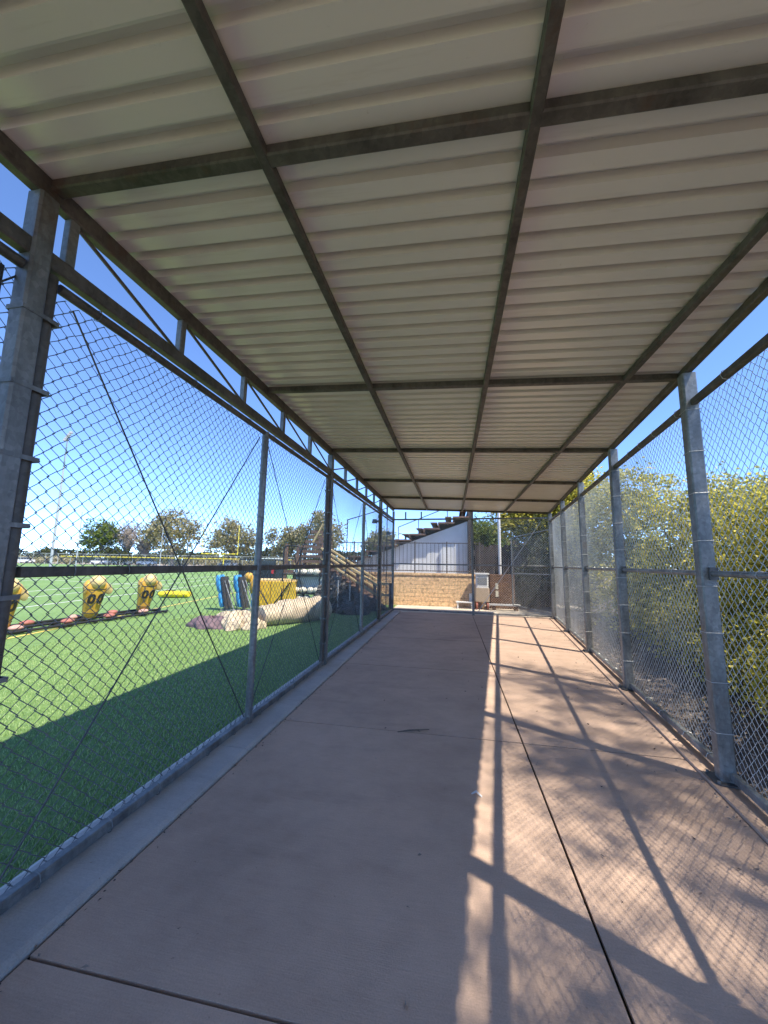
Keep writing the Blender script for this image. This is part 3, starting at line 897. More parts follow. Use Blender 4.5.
nf = thing('netting_stand', 'thin black netting frame standing behind the stairs', 'frame', (-3.75, 13.1, 0))
m = MB(); m.tube([(-3.76, 13.1, -0.03), (-3.76, 13.1, 3.12)], 0.02, 6); m.build('upright', M['black'], nf)
m = MB(); m.tube([(-2.5, 14.3, -0.03), (-2.5, 14.3, 3.72)], 0.02, 6); m.build('upright', M['black'], nf)
m = MB(); m.tube([(-3.76, 13.1, 3.12), (-2.5, 14.3, 3.72)], 0.018, 6); m.build('crossbar', M['black'], nf)

# dark tarp heap in the shade by the stairs
def heap(c, r, lumpiness, seg=26, ringn=9, seed=1):
    seg, ringn = 60, 24
    rs = np.random.default_rng(seed); ph = rs.uniform(0, 6.28, 12)
    rr = []
    for i in range(ringn + 1):
        u = i / ringn
        ring = []
        for k in range(seg):
            t = 2 * math.pi * k / seg
            q = 1 + lumpiness * (math.sin(3 * t + ph[0] + 2 * u) + 0.7 * math.sin(5 * t + ph[1] - 3 * u) + 0.5 * math.sin(9 * t + ph[2] + 5 * u)) / 2
            rad = math.cos(u * math.pi / 2) ** 0.7 * q + 0.001
            z = math.sin(u * math.pi / 2) * (1 + 0.8 * lumpiness * math.sin(2 * t + ph[3]))
            z += lumpiness * 0.25 * math.sin(7 * t + ph[4] + 6 * u) * (1 - u)
            p = Vector((c[0] + r[0] * rad * math.cos(t), c[1] + r[1] * rad * math.sin(t), c[2] + max(0, r[2] * z)))
            q1 = mnoise.noise(p * 5.0 + Vector((seed, 0, 0))); q2 = abs(mnoise.noise(p * 11.0 + Vector((0, seed, 0))))
            p += Vector((math.cos(t), math.sin(t), 0.7)) * (q1 * 0.16 - q2 * 0.12) * r[2] * (1 if u > 0.02 else 0.6)
            p.z = max(p.z, c[2]); ring.append(p)
        rr.append(ring)
    return rr
nh = thing('netting_heap', 'black netting heaped on the shaded turf before the wooden stairs', 'netting', (-3.9, 12.6, -0.03))
m = MB(); m.loft(heap((-4.0, 12.6, -0.03), (0.75, 0.95, 1.05), 0.22, seed=3)); m.build('fold', M['black'], nh)
m = MB(); m.loft(heap((-3.2, 12.2, -0.03), (0.75, 0.85, 0.50), 0.3, seed=5)); m.build('fold', M['black'], nh)
m = MB(); m.loft(heap((-2.75, 12.9, -0.03), (0.5, 0.6, 0.32), 0.3, seed=8)); m.build('fold', M['black'], nh)
for k, (x, y) in enumerate(((-3.62, 11.75), (-3.28, 11.95))):
    t = thing('metal_stake', ('pale metal stake nearer the rolled tarp beside the black netting' if k == 0 else 'pale metal stake nearer the stairs beside the black netting'), 'stake', (x, y, -0.03), 'metal stakes by the netting')
    m = MB(); m.tube([(x, y, -0.03), (x, y, 0.98)], 0.02, 8); m.build('shaft', M['polegrey'], t, True)
    m = MB(); m.tube([(x, y, 0.98), (x, y, 1.0)], 0.028, 8); m.build('cap', M['polegrey'], t, True)

# ------------------------------------------------------------------ things on the turf
# rolled tarp
tr = thing('rolled_tarp', 'thick roll of beige tarp with a rumpled loose end on the turf', 'tarp', (-4.2, 9.6, -0.03))
p0, p1 = Vector((-4.72, 8.85, 0)), Vector((-3.62, 10.45, 0)); dd = (p1 - p0).normalized(); sd = Vector((dd.y, -dd.x, 0))
rr = []
for i in range(25):
    t = i / 24
    rad = 0.27 + 0.09 * min(1, t * 2.2) + 0.012 * math.sin(t * 23) + 0.01 * math.sin(t * 51)
    c = p0 + (p1 - p0) * t + Vector((0, 0, rad * 0.86 - 0.04))
    ring = []
    for k in range(24):
        a = 2 * math.pi * k / 24
        q = rad * (1 + 0.03 * math.sin(3 * a + t * 9) + 0.02 * math.sin(7 * a - t * 17))
        ring.append(c + sd * math.cos(a) * q * 1.06 + Vector((0, 0, math.sin(a) * q * 0.9)))
    rr.append(ring)
m = MB(); m.loft(rr); m.build('roll', M['tarp'], tr, True)
m = MB(); rr2 = [[c + (c - (p1 + Vector((0, 0, 0.27)))) * 0 for c in rr[-1]]]
for cx, cy, rx, ry, rz, sdv in ((-5.05, 8.55, 0.42, 0.42, 0.34, 11), (-5.35, 8.62, 0.42, 0.30, 0.30, 12), (-4.72, 8.5, 0.30, 0.26, 0.20, 13)):
    m = MB(); m.loft(heap((cx, cy, -0.03), (rx, ry, rz), 0.30, seed=sdv, seg=30, ringn=10)); m.build('rumpled_end', M['tarp'], tr)
pm = thing('purple_mat', 'flat purple-brown mat draped at the loose end of the beige tarp', 'mat', (-5.85, 8.4, -0.03))
m = MB(); m.loft(heap((-5.75, 8.45, -0.03), (0.62, 0.36, 0.25), 0.16, seed=21, seg=30)); m.build('cloth', M['purple'], pm, True)

# stand-up blue dummies
def blue_dummy(x, y, label):
    t = thing('tackling_dummy', label, 'tackling dummy', (x, y, -0.03), 'blue tackling dummies beside the rolled tarp')
    Rm = Matrix.Rotation(-0.20, 3, 'Y')
    base = Vector((x, y, -0.03))
    def P(v): return base + Rm @ Vector(v)
    def pad(z0, z1, w, d):
        rings = []
        for i in range(9):
            u = i / 8
            q = 0.75 + 0.25 * math.sin(math.pi * u) ** 0.4
            z = z0 + (z1 - z0) * u
            rings.append([P((-0.02 + d * q * math.cos(a) * (1.2 if math.cos(a) < 0 else 0.5), w * q * math.sin(a), z)) for a in [2 * math.pi * k / 14 for k in range(14)]])
        m = MB(); m.loft(rings); m.build('pad', M['blue'], t, True)
    pad(0.12, 0.62, 0.17, 0.13); pad(0.60, 1.16, 0.19, 0.15)
    m = MB(); m.add([P(v) for v in [(0.07, -0.16, 0.05), (0.13, -0.16, 0.05), (0.13, 0.16, 0.05), (0.07, 0.16, 0.05), (0.06, -0.17, 1.08), (0.13, -0.17, 1.08), (0.13, 0.17, 1.08), (0.06, 0.17, 1.08)]], [(0, 3, 2, 1), (4, 5, 6, 7), (0, 1, 5, 4), (1, 2, 6, 5), (2, 3, 7, 6), (3, 0, 4, 7)])
    m.build('back_board', M['darkfoam'], t)
    for s in (-0.1, 0.1):
        m = MB(); m.tube([P((0.15, s, 0.95)), (base.x + 0.36, base.y + s, base.z + 0.02)], 0.018, 6); m.build('strut', M['greyplastic'], t)
    m = MB(); m.tube([(base.x - 0.1, base.y - 0.12, base.z + 0.02), (base.x + 0.45, base.y - 0.12, base.z + 0.02)], 0.02, 6)
    m.tube([(base.x - 0.1, base.y + 0.12, base.z + 0.02), (base.x + 0.45, base.y + 0.12, base.z + 0.02)], 0.02, 6); m.build('skid', M['greyplastic'], t)
blue_dummy(-7.22, 11.25, 'blue padded tackling dummy standing farther from the fence post')
blue_dummy(-6.72, 11.45, 'blue padded tackling dummy standing nearer the fence post with a yellow bag behind')
t = thing('yellow_bag', 'yellow lumpy blocking bag standing behind the blue dummies', 'blocking bag', (-6.95, 12.3, -0.03))
m = MB(); m.blob((-7.05, 12.25, 1.0), (0.16, 0.16, 0.17), 14, 9, 0.06); m.build('head', M['yellow'], t, True)
m = MB(); m.blob((-6.85, 12.3, 0.72), (0.17, 0.17, 0.33), 14, 10, 0.06); m.build('body', M['yellow'], t, True)
m = MB(); m.tube([(-6.85, 12.3, -0.03), (-6.86, 12.3, 0.5)], 0.09, 10); m.build('stem', M['blue'], t, True)

# yellow crash pad with its black easel frame
cp = thing('crash_pad', 'square yellow crash pad leaning on a black frame behind the tarp roll', 'crash pad', (-6.2, 12.7, -0.03))
Rm = rotz(0.25)
m = MB()
cc = Vector((-6.22, 12.85, 0.44))
for k in range(3):
    m.box(cc + Rm @ Vector((-0.44 + 0.44 * k, 0, 0)), (0.43, 0.32, 0.86), Rm @ Matrix.Rotation(0.10, 3, 'X'), 0.96)
m.build('pad', simple('golden_vinyl', (0.78, 0.50, 0.05), 0.45, 0, 0.22, 5, 0.3, 18), cp)
m = MB()
m.box(cc + Rm @ Vector((0, 0.02, 0.46)), (1.36, 0.36, 0.05), Rm @ Matrix.Rotation(0.10, 3, 'X')); m.build('lid', M['cream'], cp)
for a, b in (((-0.75, -0.24, 0.38), (-0.22, -0.30, -0.46)), ((0.45, -0.24, 0.38), (-0.12, -0.30, -0.46)), ((-0.72, -0.2, 0.4), (-0.72, -0.22, -0.46))):
    m = MB(); m.tube([cc + Rm @ Vector(a), cc + Rm @ Vector(b)], 0.022, 6); m.build('frame_leg', M['black'], cp)

# black pipe frame
bf = thing('pipe_frame', 'tall black pipe frame with rounded top between the crash pad and fence', 'frame', (-5.4, 12.95, -0.03))
def fpt(u, z): return Vector((-6.02 + 1.5 * u, 12.75 + 0.45 * u, z))
m = MB(); m.tube([fpt(0, -0.03), fpt(0, 2.0), fpt(0.03, 2.10), fpt(0.08, 2.14), fpt(0.30, 2.14), fpt(0.35, 2.10), fpt(0.38, 2.0), fpt(0.38, 1.0)], 0.03, 8); m.build('hoop', M['black'], bf, True)
m = MB(); m.tube([fpt(0, 1.12), fpt(1.0, 1.12)], 0.026, 8); m.build('crossbar', M['black'], bf, True)
m = MB(); m.tube([fpt(1.0, -0.03), fpt(1.0, 2.1)], 0.03, 8); m.build('upright', M['black'], bf, True)
m = MB(); m.tube([fpt(0.38, 1.72), fpt(1.0, 1.72)], 0.02, 8); m.build('crossbar', M['black'], bf, True)

# rack of white bags
rk = thing('bag_rack', 'rack of lumpy off-white bags behind the black pipe frame', 'rack', (-5.2, 13.2, -0.03))
m = MB(); m.bbox((-5.75, 13.0, 0.40), (-4.7, 13.32, 0.44)); m.bbox((-5.75, 13.0, 1.04), (-4.7, 13.32, 1.08)); m.build('shelf', M['black'], rk)
m = MB(); m.bbox((-5.72, 13.26, 0.442), (-4.72, 13.29, 1.038)); m.build('back_sheet', M['palemesh'], rk)
for x in (-5.72, -4.74):
    m = MB(); m.bbox((x, 13.0, -0.03), (x + 0.04, 13.04, 1.2)); m.build('leg', M['black'], rk)
for z, xs in ((1.20, (-5.62, -5.38, -5.12, -4.86)), (0.55, (-5.6, -5.36, -5.08, -4.84)), (0.27, (-5.5, -5.2, -4.9))):
    for x in xs:
        m = MB(); m.blob((x + random.uniform(-.03, .03), 13.12, z), (0.145, 0.13, 0.115), 12, 8, 0.12); m.build('bag', M['offwhite'], rk, True)

# utility cart on the field
cx, cy = -12.4, 23.0
gc = thing('golf_cart', 'dark roofed utility cart parked on the turf behind the yellow pad', 'golf cart', (cx, cy, -0.03))
m = MB(); m.bbox((cx - 1.3, cy - 0.6, 0.35), (cx + 1.3, cy + 0.6, 0.95), 0.08); m.bbox((cx - 0.1, cy - 0.6, 0.952), (cx + 1.3, cy + 0.6, 1.15), 0.05); m.build('body', M['black'], gc)
m = MB(); m.bbox((cx - 1.25, cy - 0.62, 1.62), (cx + 1.35, cy + 0.62, 1.70), 0.04); m.build('roof', M['black'], gc)
m = MB(); m.bbox((cx - 0.2, cy - 0.65, 1.702), (cx + 1.37, cy + 0.65, 1.76), 0.04); m.build('roof_rack', M['white'], gc)
m = MB(); m.bbox((cx + 0.0, cy - 0.57, 1.16), (cx + 1.25, cy - 0.54, 1.61)); m.build('window', M['glass'], gc)
for x in (cx - 1.22, cx - 0.06, cx + 1.27):
    for y in (cy - 0.56, cy + 0.56):
        m = MB(); m.bar((x, y, 0.96), (x, y, 1.62), 0.05, 0.05, (0, 1, 0)); m.build('pillar', M['black'], gc)
for x in (cx - 0.85, cx + 0.85):
    for y in (cy - 0.58, cy + 0.58):
        m = MB(); m.tube([(x, y - 0.1, 0.27), (x, y + 0.1, 0.27)], 0.30, 18); w = m.build('wheel', M['tyre'], gc, True)
        m = MB(); m.tube([(x, y - 0.105, 0.27), (x, y + 0.105, 0.27)], 0.15, 12); m.build('rim', M['polegrey'], w, True)
m = MB(); m.bbox((cx + 1.05, cy - 0.63, 0.78), (cx + 1.22, cy - 0.602, 1.05)); m.build('tail_light', M['redlight'], gc)

# low yellow bag on the turf
t = tag(MB().build('blocking_shield', M['yellow']) if False else thing('blocking_shield', 'flat bright yellow blocking shield lying on the turf beyond the sled', 'blocking shield', (-11.6, 14.3, -0.03)))
rings = []
for i in range(11):
    u = i / 10; q = 0.8 + 0.2 * math.sin(math.pi * u) ** 0.3
    c = Vector((-12.15 + 1.1 * u, 14.15 + 0.35 * u, 0.12))
    rings.append([c + Vector((0, 0.20 * q * math.cos(a), 0.14 * q * math.sin(a))) for a in [2 * math.pi * k / 14 for k in range(14)]])
m = MB(); m.loft(rings); m.build('pad', simple('bright_yellow_vinyl', (0.78, 0.60, 0.03), 0.45, 0, 0.1, 6), t, True)
m = MB(); m.tube([(-11.8, 14.0, 0.27), (-11.6, 14.02, 0.31), (-11.4, 14.1, 0.27)], 0.015, 6); m.build('handle', M['black'], t)

# blocking sled: rails, pads and three dummies (parts of one welded sled)
sled_pts = [Vector((-9.3, 6.45, -0.03)), Vector((-9.1, 8.25, -0.03)), Vector((-8.95, 9.75, -0.03))]
sl_ = thing('blocking_sled', 'long low black sled frame with red pads carrying the yellow dummies', 'blocking sled', (-9.0, 8.2, -0.03))
sd_ = (sled_pts[2] - sled_pts[0]).normalized(); sx_ = Vector((sd_.y, -sd_.x, 0))
for off, z in ((-0.32, 0.10), (0.10, 0.10), (0.36, 0.06)):
    m = MB(); m.tube([sled_pts[0] - sd_ * 1.6 + sx_ * off + Vector((0, 0, z)), sled_pts[2] + sd_ * 0.55 + sx_ * off + Vector((0, 0, z))], 0.032, 8); m.build('rail', M['black'], sl_, True)
for i in range(7):
    c = sled_pts[0] + (sled_pts[2] - sled_pts[0]) * (i / 6 * 1.25 - 0.12)
    m = MB(); m.bar(c - sx_ * 0.5 + Vector((0, 0, 0.075)), c + sx_ * 0.48 + Vector((0, 0, 0.05)), 0.06, 0.05); m.build('skid', M['black'], sl_)
for i in range(9):
    c = sled_pts[0] + (sled_pts[2] - sled_pts[0]) * (i / 8 * 1.2 - 0.1) + sx_ * (0.25 if i % 2 else -0.28)
    m = MB(); m.blob(c + Vector((0, 0, 0.13)), (0.11, 0.15, 0.06), 12, 7, 0.06); m.build('foot_pad', M['pinkpad'] if i % 3 == 1 else M['redpad'], sl_, True)

def digit0(mb, c, ux, uz, n, w, h, th=0.006):
    """a bold condensed numeral 0 standing proud of the cover"""
    N = 20; o_, i_ = [], []
    for k in range(N):
        a = 2 * math.pi * k / N
        ca, sa = math.cos(a), math.sin(a)
        e = lambda v: math.copysign(abs(v) ** 0.75, v)
        sh = 0.12 * sa * h
        o_.append(c + ux * (w * e(ca) + sh) + uz * h * e(sa))
        i_.append(c + ux * (w * 0.30 * e(ca) + sh * 0.6) + uz * h * 0.50 * e(sa))
    vs = o_ + i_ + [p + n * th for p in o_] + [p + n * th for p in i_]
    fs = []
    for k in range(N):
        q = (k + 1) % N
        fs += [(2 * N + k, 2 * N + q, 3 * N + q, 3 * N + k), (k, q, 2 * N + q, 2 * N + k), (N + q, N + k, 3 * N + k, 3 * N + q), (q, k, N + k, N + q)]
    mb.add(vs, fs)

def sled_dummy(base, label):
    t = thing('sled_dummy', label, 'football dummy', base, 'yellow dummies on the blocking sled')
    Rm = rotz(-0.42) @ Matrix.Rotation(0.24, 3, 'Y')
    B_ = Vector(base)
    def P(v): return B_ + Rm @ Vector(v)
    prof = [(0.12, 0.10, 0.12), (0.16, 0.135, 0.16), (0.30, 0.155, 0.175), (0.50, 0.17, 0.195), (0.70, 0.19, 0.225), (0.86, 0.20, 0.255), (0.98, 0.19, 0.265), (1.07, 0.14, 0.21), (1.11, 0.06, 0.10)]
    rings = [[P((rx * math.cos(a), ry * math.sin(a), z)) for a in [2 * math.pi * k / 20 for k in range(20)]] for z, rx, ry in prof]
    m = MB(); m.loft(rings); body = m.build('body', M['yellow'], t, True)
    m = MB(); m.blob(P((0.08, 0, 1.06)), (0.18, 0.175, 0.17), 14, 9, 0.05); m.build('head', M['cream'], t, True)
    for s in (-1, 1):
        m = MB()
        rings = []
        for i in range(9):
            u = i / 8; q = 0.125 * (0.9 + 0.2 * math.sin(math.pi * u))
            if i == 8: q *= 0.6
            c = Vector((0.04 + 0.13 * u, s * (0.15 + 0.12 * u), 0.95 - 0.09 * u))
            rings.append([P(c + Vector((q * math.cos(a) * 0.7, q * math.cos(a) * s * 0.4, q * math.sin(a)))) for a in [2 * math.pi * k / 12 for k in range(12)]])
        m.loft(rings)
        m.build('arm', M['cream'], t, True)
    for z, rx, ry in ((0.27, 0.157, 0.178), (0.885, 0.203, 0.262)):
        m = MB(); m.loft([[P((rx * math.cos(a), ry * math.sin(a), z + dz)) for a in [2 * math.pi * k / 20 for k in range(20)]] for dz in (0, 0.018)]); m.build('strap', M['darkfoam'], body)
    m = MB()
    n = Rm @ Vector((1, 0, 0)); uz = Rm @ Vector((-0.03, 0, 1)).normalized(); uy = Rm @ Vector((0, 1, 0))
    for s in (-1, 1):
        nn = (n + uy * s * 0.36).normalized(); ux = (uy - n * s * 0.36).normalized()
        digit0(m, P((0.178, s * 0.092, 0.66)), ux, uz, nn, 0.078, 0.125)
    m.build('number', M['digit'], body)
    m = MB(); m.tube([P((0, 0, 0.14)), (B_.x - 0.02, B_.y, B_.z + 0.05)], 0.05, 8); m.build('stem', M['black'], t, True)
    m = MB(); m.blob(P((0, 0, 0.11)), (0.14, 0.16, 0.05), 12, 6); m.build('boot', M['black'], t, True)
    return t
labs = ['yellow padded dummy numbered 00 next to the near roof post', 'yellow padded dummy numbered 00 in the middle of the sled', 'yellow padded dummy numbered 00 at the far end of the sled by the crossed rods']
d0 = sled_dummy(sled_pts[0], labs[0])
for k in (1, 2):
    copy_thing(d0, sled_pts[k], labs[k], 'yellow dummies on the blocking sled')

# ------------------------------------------------------------------ far side of the field
ff = thing('field_fence', 'long low chain-link fence with a yellow cap along the far side of the field', 'fence', (-75, 72, 0))
fa, fb = Vector((-125, 62, -0.03)), Vector((-34, 82, -0.03))
nP = 34
m = MB()
for i in range(nP + 1):
    p = fa + (fb - fa) * (i / nP)
    m.tube([p, p + Vector((0, 0, 2.5))], 0.05, 6)
m.build('posts', M['polegrey'], ff)
m = MB(); m.tube([fa + Vector((0, 0, 2.5)), fb + Vector((0, 0, 2.5))], 0.05, 6); m.build('top_rail', M['polegrey'], ff)
q = fa + (fb - fa) * 0.42
m = MB(); m.tube([q + Vector((0, -.2, 1.9)), fb + Vector((0, -.2, 1.9))], 0.09, 6); m.build('yellow_cap', M['goalyellow'], ff)
fd = (fb - fa); fL = fd.length; fd.normalize()
chain_link(fa, fd, Vector((fd.y, -fd.x, 0)), fL, 0.05, 2.45, M['polegrey'], ff, 'wire_mesh', P=0.6, r=0.016, wave=0)

gp = thing('goalpost', 'yellow football goalpost at the far end of the turf field', 'goalpost', (-47.2, 70, -0.03))
m = MB(); m.tube([(-47.2, 71.5, -0.03), (-47.2, 71.5, 2.0), (-47.2, 71.2, 2.6), (-47.2, 70.2, 2.85)], 0.12, 10); m.build('gooseneck', M['goalyellow'], gp, True)
m = MB(); m.tube([(-51.0, 69.6, 2.85), (-43.4, 70.4, 2.85)], 0.12, 10); m.build('crossbar', M['goalyellow'], gp, True)
for x, y in ((-51.0, 69.6), (-43.4, 70.4)):
    m = MB(); m.tube([(x, y, 2.75), (x, y, 8.8)], 0.09, 8); m.build('upright', M['goalyellow'], gp, True)

def pole(x, y, h, label, lamps):
    t = thing('light_pole' if lamps else 'net_pole', label, 'light pole' if lamps else 'pole', (x, y, -0.1))
    m = MB(); m.tube([(x, y, -0.1), (x, y, h)], [0.20, 0.10] if lamps else [0.11, 0.07], 10); m.build('shaft', M['polegrey'], t, True)
    if lamps:
        m = MB(); m.bar((x - 2.6, y + 1.6, h), (x + 2.6, y - 1.6, h), 0.09, 0.09); m.build('crossarm', M['polegrey'], t)
        for k in range(5):
            u = -1 + k * 0.5
            m = MB(); m.box((x + 2.5 * u, y - 1.55 * u, h + 0.35), (0.5, 0.42, 0.32), rotz(0.5), 0.7); m.build('lamp_head', M['lamp'], t)
pole(-63.6, 50, 21.5, 'tall floodlight pole with a crossarm of lamps beyond the field', True)
pole(-70.5, 60, 10.4, 'slim grey pole standing just right of the floodlight pole', False)
pole(-64.5, 74, 10.2, 'slim pale pole standing before the broad grey-brown tree', False)

def car(x, y, yaw, label, c, h=1.45):
    t = thing('parked_car', label, 'car', (x, y, -0.15), 'cars parked beyond the field fence')
    Rz = rotz(yaw)
    def ring(xx, z0, z1, w): return [Vector((x, y, 0)) + Rz @ Vector(v) for v in ((xx, -w, z0), (xx, w, z0), (xx, w, z1), (xx, -w, z1))]
    m = MB(); m.loft([ring(-2.15, 0.3, 0.75, 0.75), ring(-2.0, 0.22, 0.88, 0.86), ring(-1.0, 0.2, 0.92, 0.88), ring(1.0, 0.2, 0.92, 0.88), ring(2.0, 0.22, 0.86, 0.86), ring(2.2, 0.3, 0.7, 0.75)]); m.build('body', c, t)
    m = MB(); m.loft([ring(-1.75, 0.92, 0.94, 0.78), ring(-1.1, 0.92, h, 0.66), ring(0.35, 0.92, h, 0.66), ring(1.1, 0.92, 0.94, 0.78)]); m.build('cabin', M['glass'], t)
    m = MB(); m.loft([ring(-1.05, h, h + 0.05, 0.66), ring(0.3, h, h + 0.05, 0.66)]); m.build('roof', c, t)
    for wx in (-1.35, 1.35):
        for wy in (-0.86, 0.86):
            a = Vector((x, y, 0.17)) + Rz @ Vector((wx, wy - 0.1, 0)); b = Vector((x, y, 0.17)) + Rz @ Vector((wx, wy + 0.1, 0))
            m = MB(); m.tube([a, b], 0.32, 14); m.build('wheel', M['tyre'], t, True)
M['silver'] = simple('silver_car_paint', (0.45, 0.46, 0.48), 0.3, 0.3, 0.05, 3, 0)
M['whitecar'] = simple('white_car_paint', (0.78, 0.78, 0.78), 0.3, 0, 0.03, 3, 0)
for x, y, yaw, lab, c, h in ((-113, 82, 0.25, 'white parked car beyond the field left of the floodlight pole', M['whitecar'], 1.5),
                          (-91, 84, 0.25, 'white parked car beyond the field right of the slim grey pole', M['whitecar'], 1.5),
                          (-85.5, 85, 0.25, 'silver parked car beyond the field below the leafless tree', M['silver'], 1.45),
                          (-79, 86, 0.25, 'white parked van-like car beyond the field left of the broad tree', M['whitecar'], 1.9),
                          (-58, 90, 0.25, 'silver parked car beyond the field behind the goalpost', M['silver'], 1.5)):
    car(x, y, yaw, lab, c, h)

# ------------------------------------------------------------------ vegetation
n = 170000
yy = 0.2 + 14.2 * rng.random(n) ** 1.15
xx = -2.16 - 5.4 * rng.random(n) ** 1.25
hh = rng.uniform(0.012, 0.028, n); aa = rng.uniform(0, 2 * np.pi, n); lean = rng.uniform(0.2, 0.9, n) * hh; la = rng.normal(2.6, 0.9, n)
w = 0.0035 + 0.0004 * yy
b0 = np.stack([xx + w * np.cos(aa), yy + w * np.sin(aa), np.full(n, -0.031)], 1)
b1 = np.stack([xx - w * np.cos(aa), yy - w * np.sin(aa), np.full(n, -0.031)], 1)
tp = np.stack([xx + lean * np.cos(la), yy + lean * np.sin(la), -0.03 + hh], 1)
V = np.stack([b0, b1, tp], 1).reshape(-1, 3)
tag(np_mesh('grass_blades', V, np.arange(3 * n).reshape(n, 3), leaf_mat('turf_fibres', [(0.12, 0.21, 0.06), (0.21, 0.34, 0.105), (0.30, 0.43, 0.16), (0.42, 0.52, 0.26)], 0.3)), kind='stuff')
# fallen leaves and grit, mostly along the right-hand edge of the walkway
n = 260
yy = rng.uniform(0.8, 12.2, n); e = rng.random(n) ** 4.5
xx = (1.60 + 0.1133 * yy - 0.16) - e * 3.2
P = np.stack([xx, yy, np.full(n, 0.006)], 1)
Vq, Fq = leaf_quads(P, 0.026, 0.4, 0.93)
tag(np_mesh('leaf_litter', Vq, Fq, M['chips']), kind='stuff')
n = 240
yy = rng.uniform(0.9, 12.3, n)
P = np.stack([-1.69 + np.abs(rng.normal(size=n)) * 0.05, yy, np.full(n, 0.005)], 1)
Vq, Fq = leaf_quads(P, 0.016, 0.5, 0.93)
tag(np_mesh('kerb_litter', Vq, Fq, M['chips']), kind='stuff')
def crown_points(blobs, n_clump, per, spread, shell=0.45, zs=0.75):
    """leaf positions gathered in clumps that fill a set of ellipsoids, denser to the outside"""
    w = np.array([b[3] * b[4] * b[5] for b in blobs]) ** 0.7; w = w / w.sum()
    idx = rng.choice(len(blobs), n_clump, p=w)
    B_ = np.array(blobs)[idx]
    u = rng.normal(size=(n_clump, 3)); u /= np.linalg.norm(u, axis=1)[:, None]
    r = rng.random(n_clump) ** shell
    C = B_[:, :3] + u * r[:, None] * B_[:, 3:6] * rng.uniform(0.82, 1.12, n_clump)[:, None]
    k = np.repeat(np.arange(n_clump), per)
    s = (spread * rng.uniform(0.5, 1.5, n_clump))[k]
    P = C[k] + rng.normal(size=(len(k), 3)) * s[:, None] * np.array([1, 1, zs])
    return P, C

def tree(name, label, base, blobs, n_clump, per, spread, leaf, leafmat, bark, trunk_r, group=None, cat='tree', aspect=0.6, limbs=9, shell=0.45, zmin=0.0, zs=0.75, up=0.45):
    t = thing(name, label, cat, base, group)
    b = Vector(base)
    P, C = crown_points(blobs, n_clump, per, spread, shell, zs)
    P = P[P[:, 2] > zmin]
    Vq, Fq = leaf_quads(P, leaf, aspect, up)
    np_mesh('crown', Vq, Fq, leafmat, t)
    cz = np.mean([q[2] for q in blobs]); top = Vector((np.mean([q[0] for q in blobs]), np.mean([q[1] for q in blobs]), cz))
    mid = b.lerp(top, 0.5) + Vector((random.uniform(-.1, .1), random.uniform(-.1, .1), 0)) * (cz - b.z) * 0.4
    m = MB(); m.tube([b, b.lerp(mid, 0.5) + Vector((0.04 * (cz - b.z) * 0.3, 0, 0)), mid, top], [trunk_r * 1.25, trunk_r, trunk_r * 0.8, trunk_r * 0.35], 9)
    for i in rng.choice(len(C), min(limbs, len(C)), replace=False):
        e = Vector(C[i]); s0 = b.lerp(mid, random.uniform(0.55, 1.0)) if random.random() < .6 else mid.lerp(top, random.random() * .7)
        h = s0.lerp(e, 0.5) + Vector((random.uniform(-1, 1), random.uniform(-1, 1), random.uniform(0, 1.2))) * (e - s0).length * 0.10
        m.tube([s0, h, e], [trunk_r * 0.5, trunk_r * 0.3, trunk_r * 0.08], 6)
    m.build('trunk', bark, t, True)
    return t

# shrubs right of the fence
SHR = 'yellow-green shrubs behind the right fence'
tree('shrub', 'yellow-green shrub filling the fence view right of the nearest visible post', (4.2, 3.4, -0.1), [(4.25, 3.4, 1.2, 1.15, 1.5, 1.30), (3.85, 4.3, 0.6, 0.85, 1.1, 0.65), (3.5, 3.3, 0.4, 0.8, 1.0, 0.55), (3.45, 4.3, 0.35, 0.6, 0.9, 0.5), (3.15, 2.7, 0.4, 0.6, 0.9, 0.55), (3.3, 3.4, 1.2, 0.5, 1.0, 0.6), (4.6, 2.6, 1.6, 1.3, 1.3, 1.1)], 1400, 30, 0.09, 0.062, M['leaf_shrub'], M['bark'], 0.05, SHR, 'shrub', limbs=40, shell=0.5)
tree('shrub', 'tall yellow-green shrub between the two nearest posts of the right fence', (4.9, 6.2, -0.1), [(4.9, 6.2, 1.5, 1.25, 1.6, 1.35), (4.6, 5.6, 2.2, 0.95, 1.1, 0.75), (4.5, 7.0, 0.9, 1.0, 1.2, 0.85), (5.3, 7.2, 2.3, 1.2, 1.3, 0.9), (4.05, 5.6, 0.55, 0.7, 1.1, 0.65), (4.0, 6.9, 0.5, 0.75, 1.0, 0.7), (3.65, 5.4, 0.4, 0.6, 1.0, 0.55)], 1350, 30, 0.10, 0.066, M['leaf_shrub'], M['bark'], 0.06, SHR, 'shrub', limbs=45, shell=0.5)
tree('shrub', 'yellow-green shrub behind the second and third posts of the right fence', (5.6, 9.6, -0.1), [(5.5, 9.5, 1.7, 1.3, 1.9, 1.6), (5.3, 8.7, 2.8, 1.0, 1.1, 0.8), (5.0, 10.4, 0.9, 1.0, 1.4, 0.9), (4.4, 8.8, 0.5, 0.85, 1.2, 0.7)], 1000, 28, 0.12, 0.085, M['leaf_shrub'], M['bark'], 0.06, SHR, 'shrub', limbs=30, shell=0.5)
tree('shrub', 'far yellow-green shrub beside the last posts of the right fence', (5.6, 13.0, -0.1), [(5.6, 13.0, 2.2, 1.4, 1.9, 2.0), (5.4, 12.4, 3.6, 1.2, 1.4, 1.0), (4.7, 11.8, 0.8, 0.9, 1.2, 0.9), (4.6, 13.6, 2.2, 0.9, 1.0, 1.2)], 800, 28, 0.14, 0.10, M['leaf_shrub'], M['bark'], 0.07, SHR, 'shrub', limbs=25, shell=0.5)
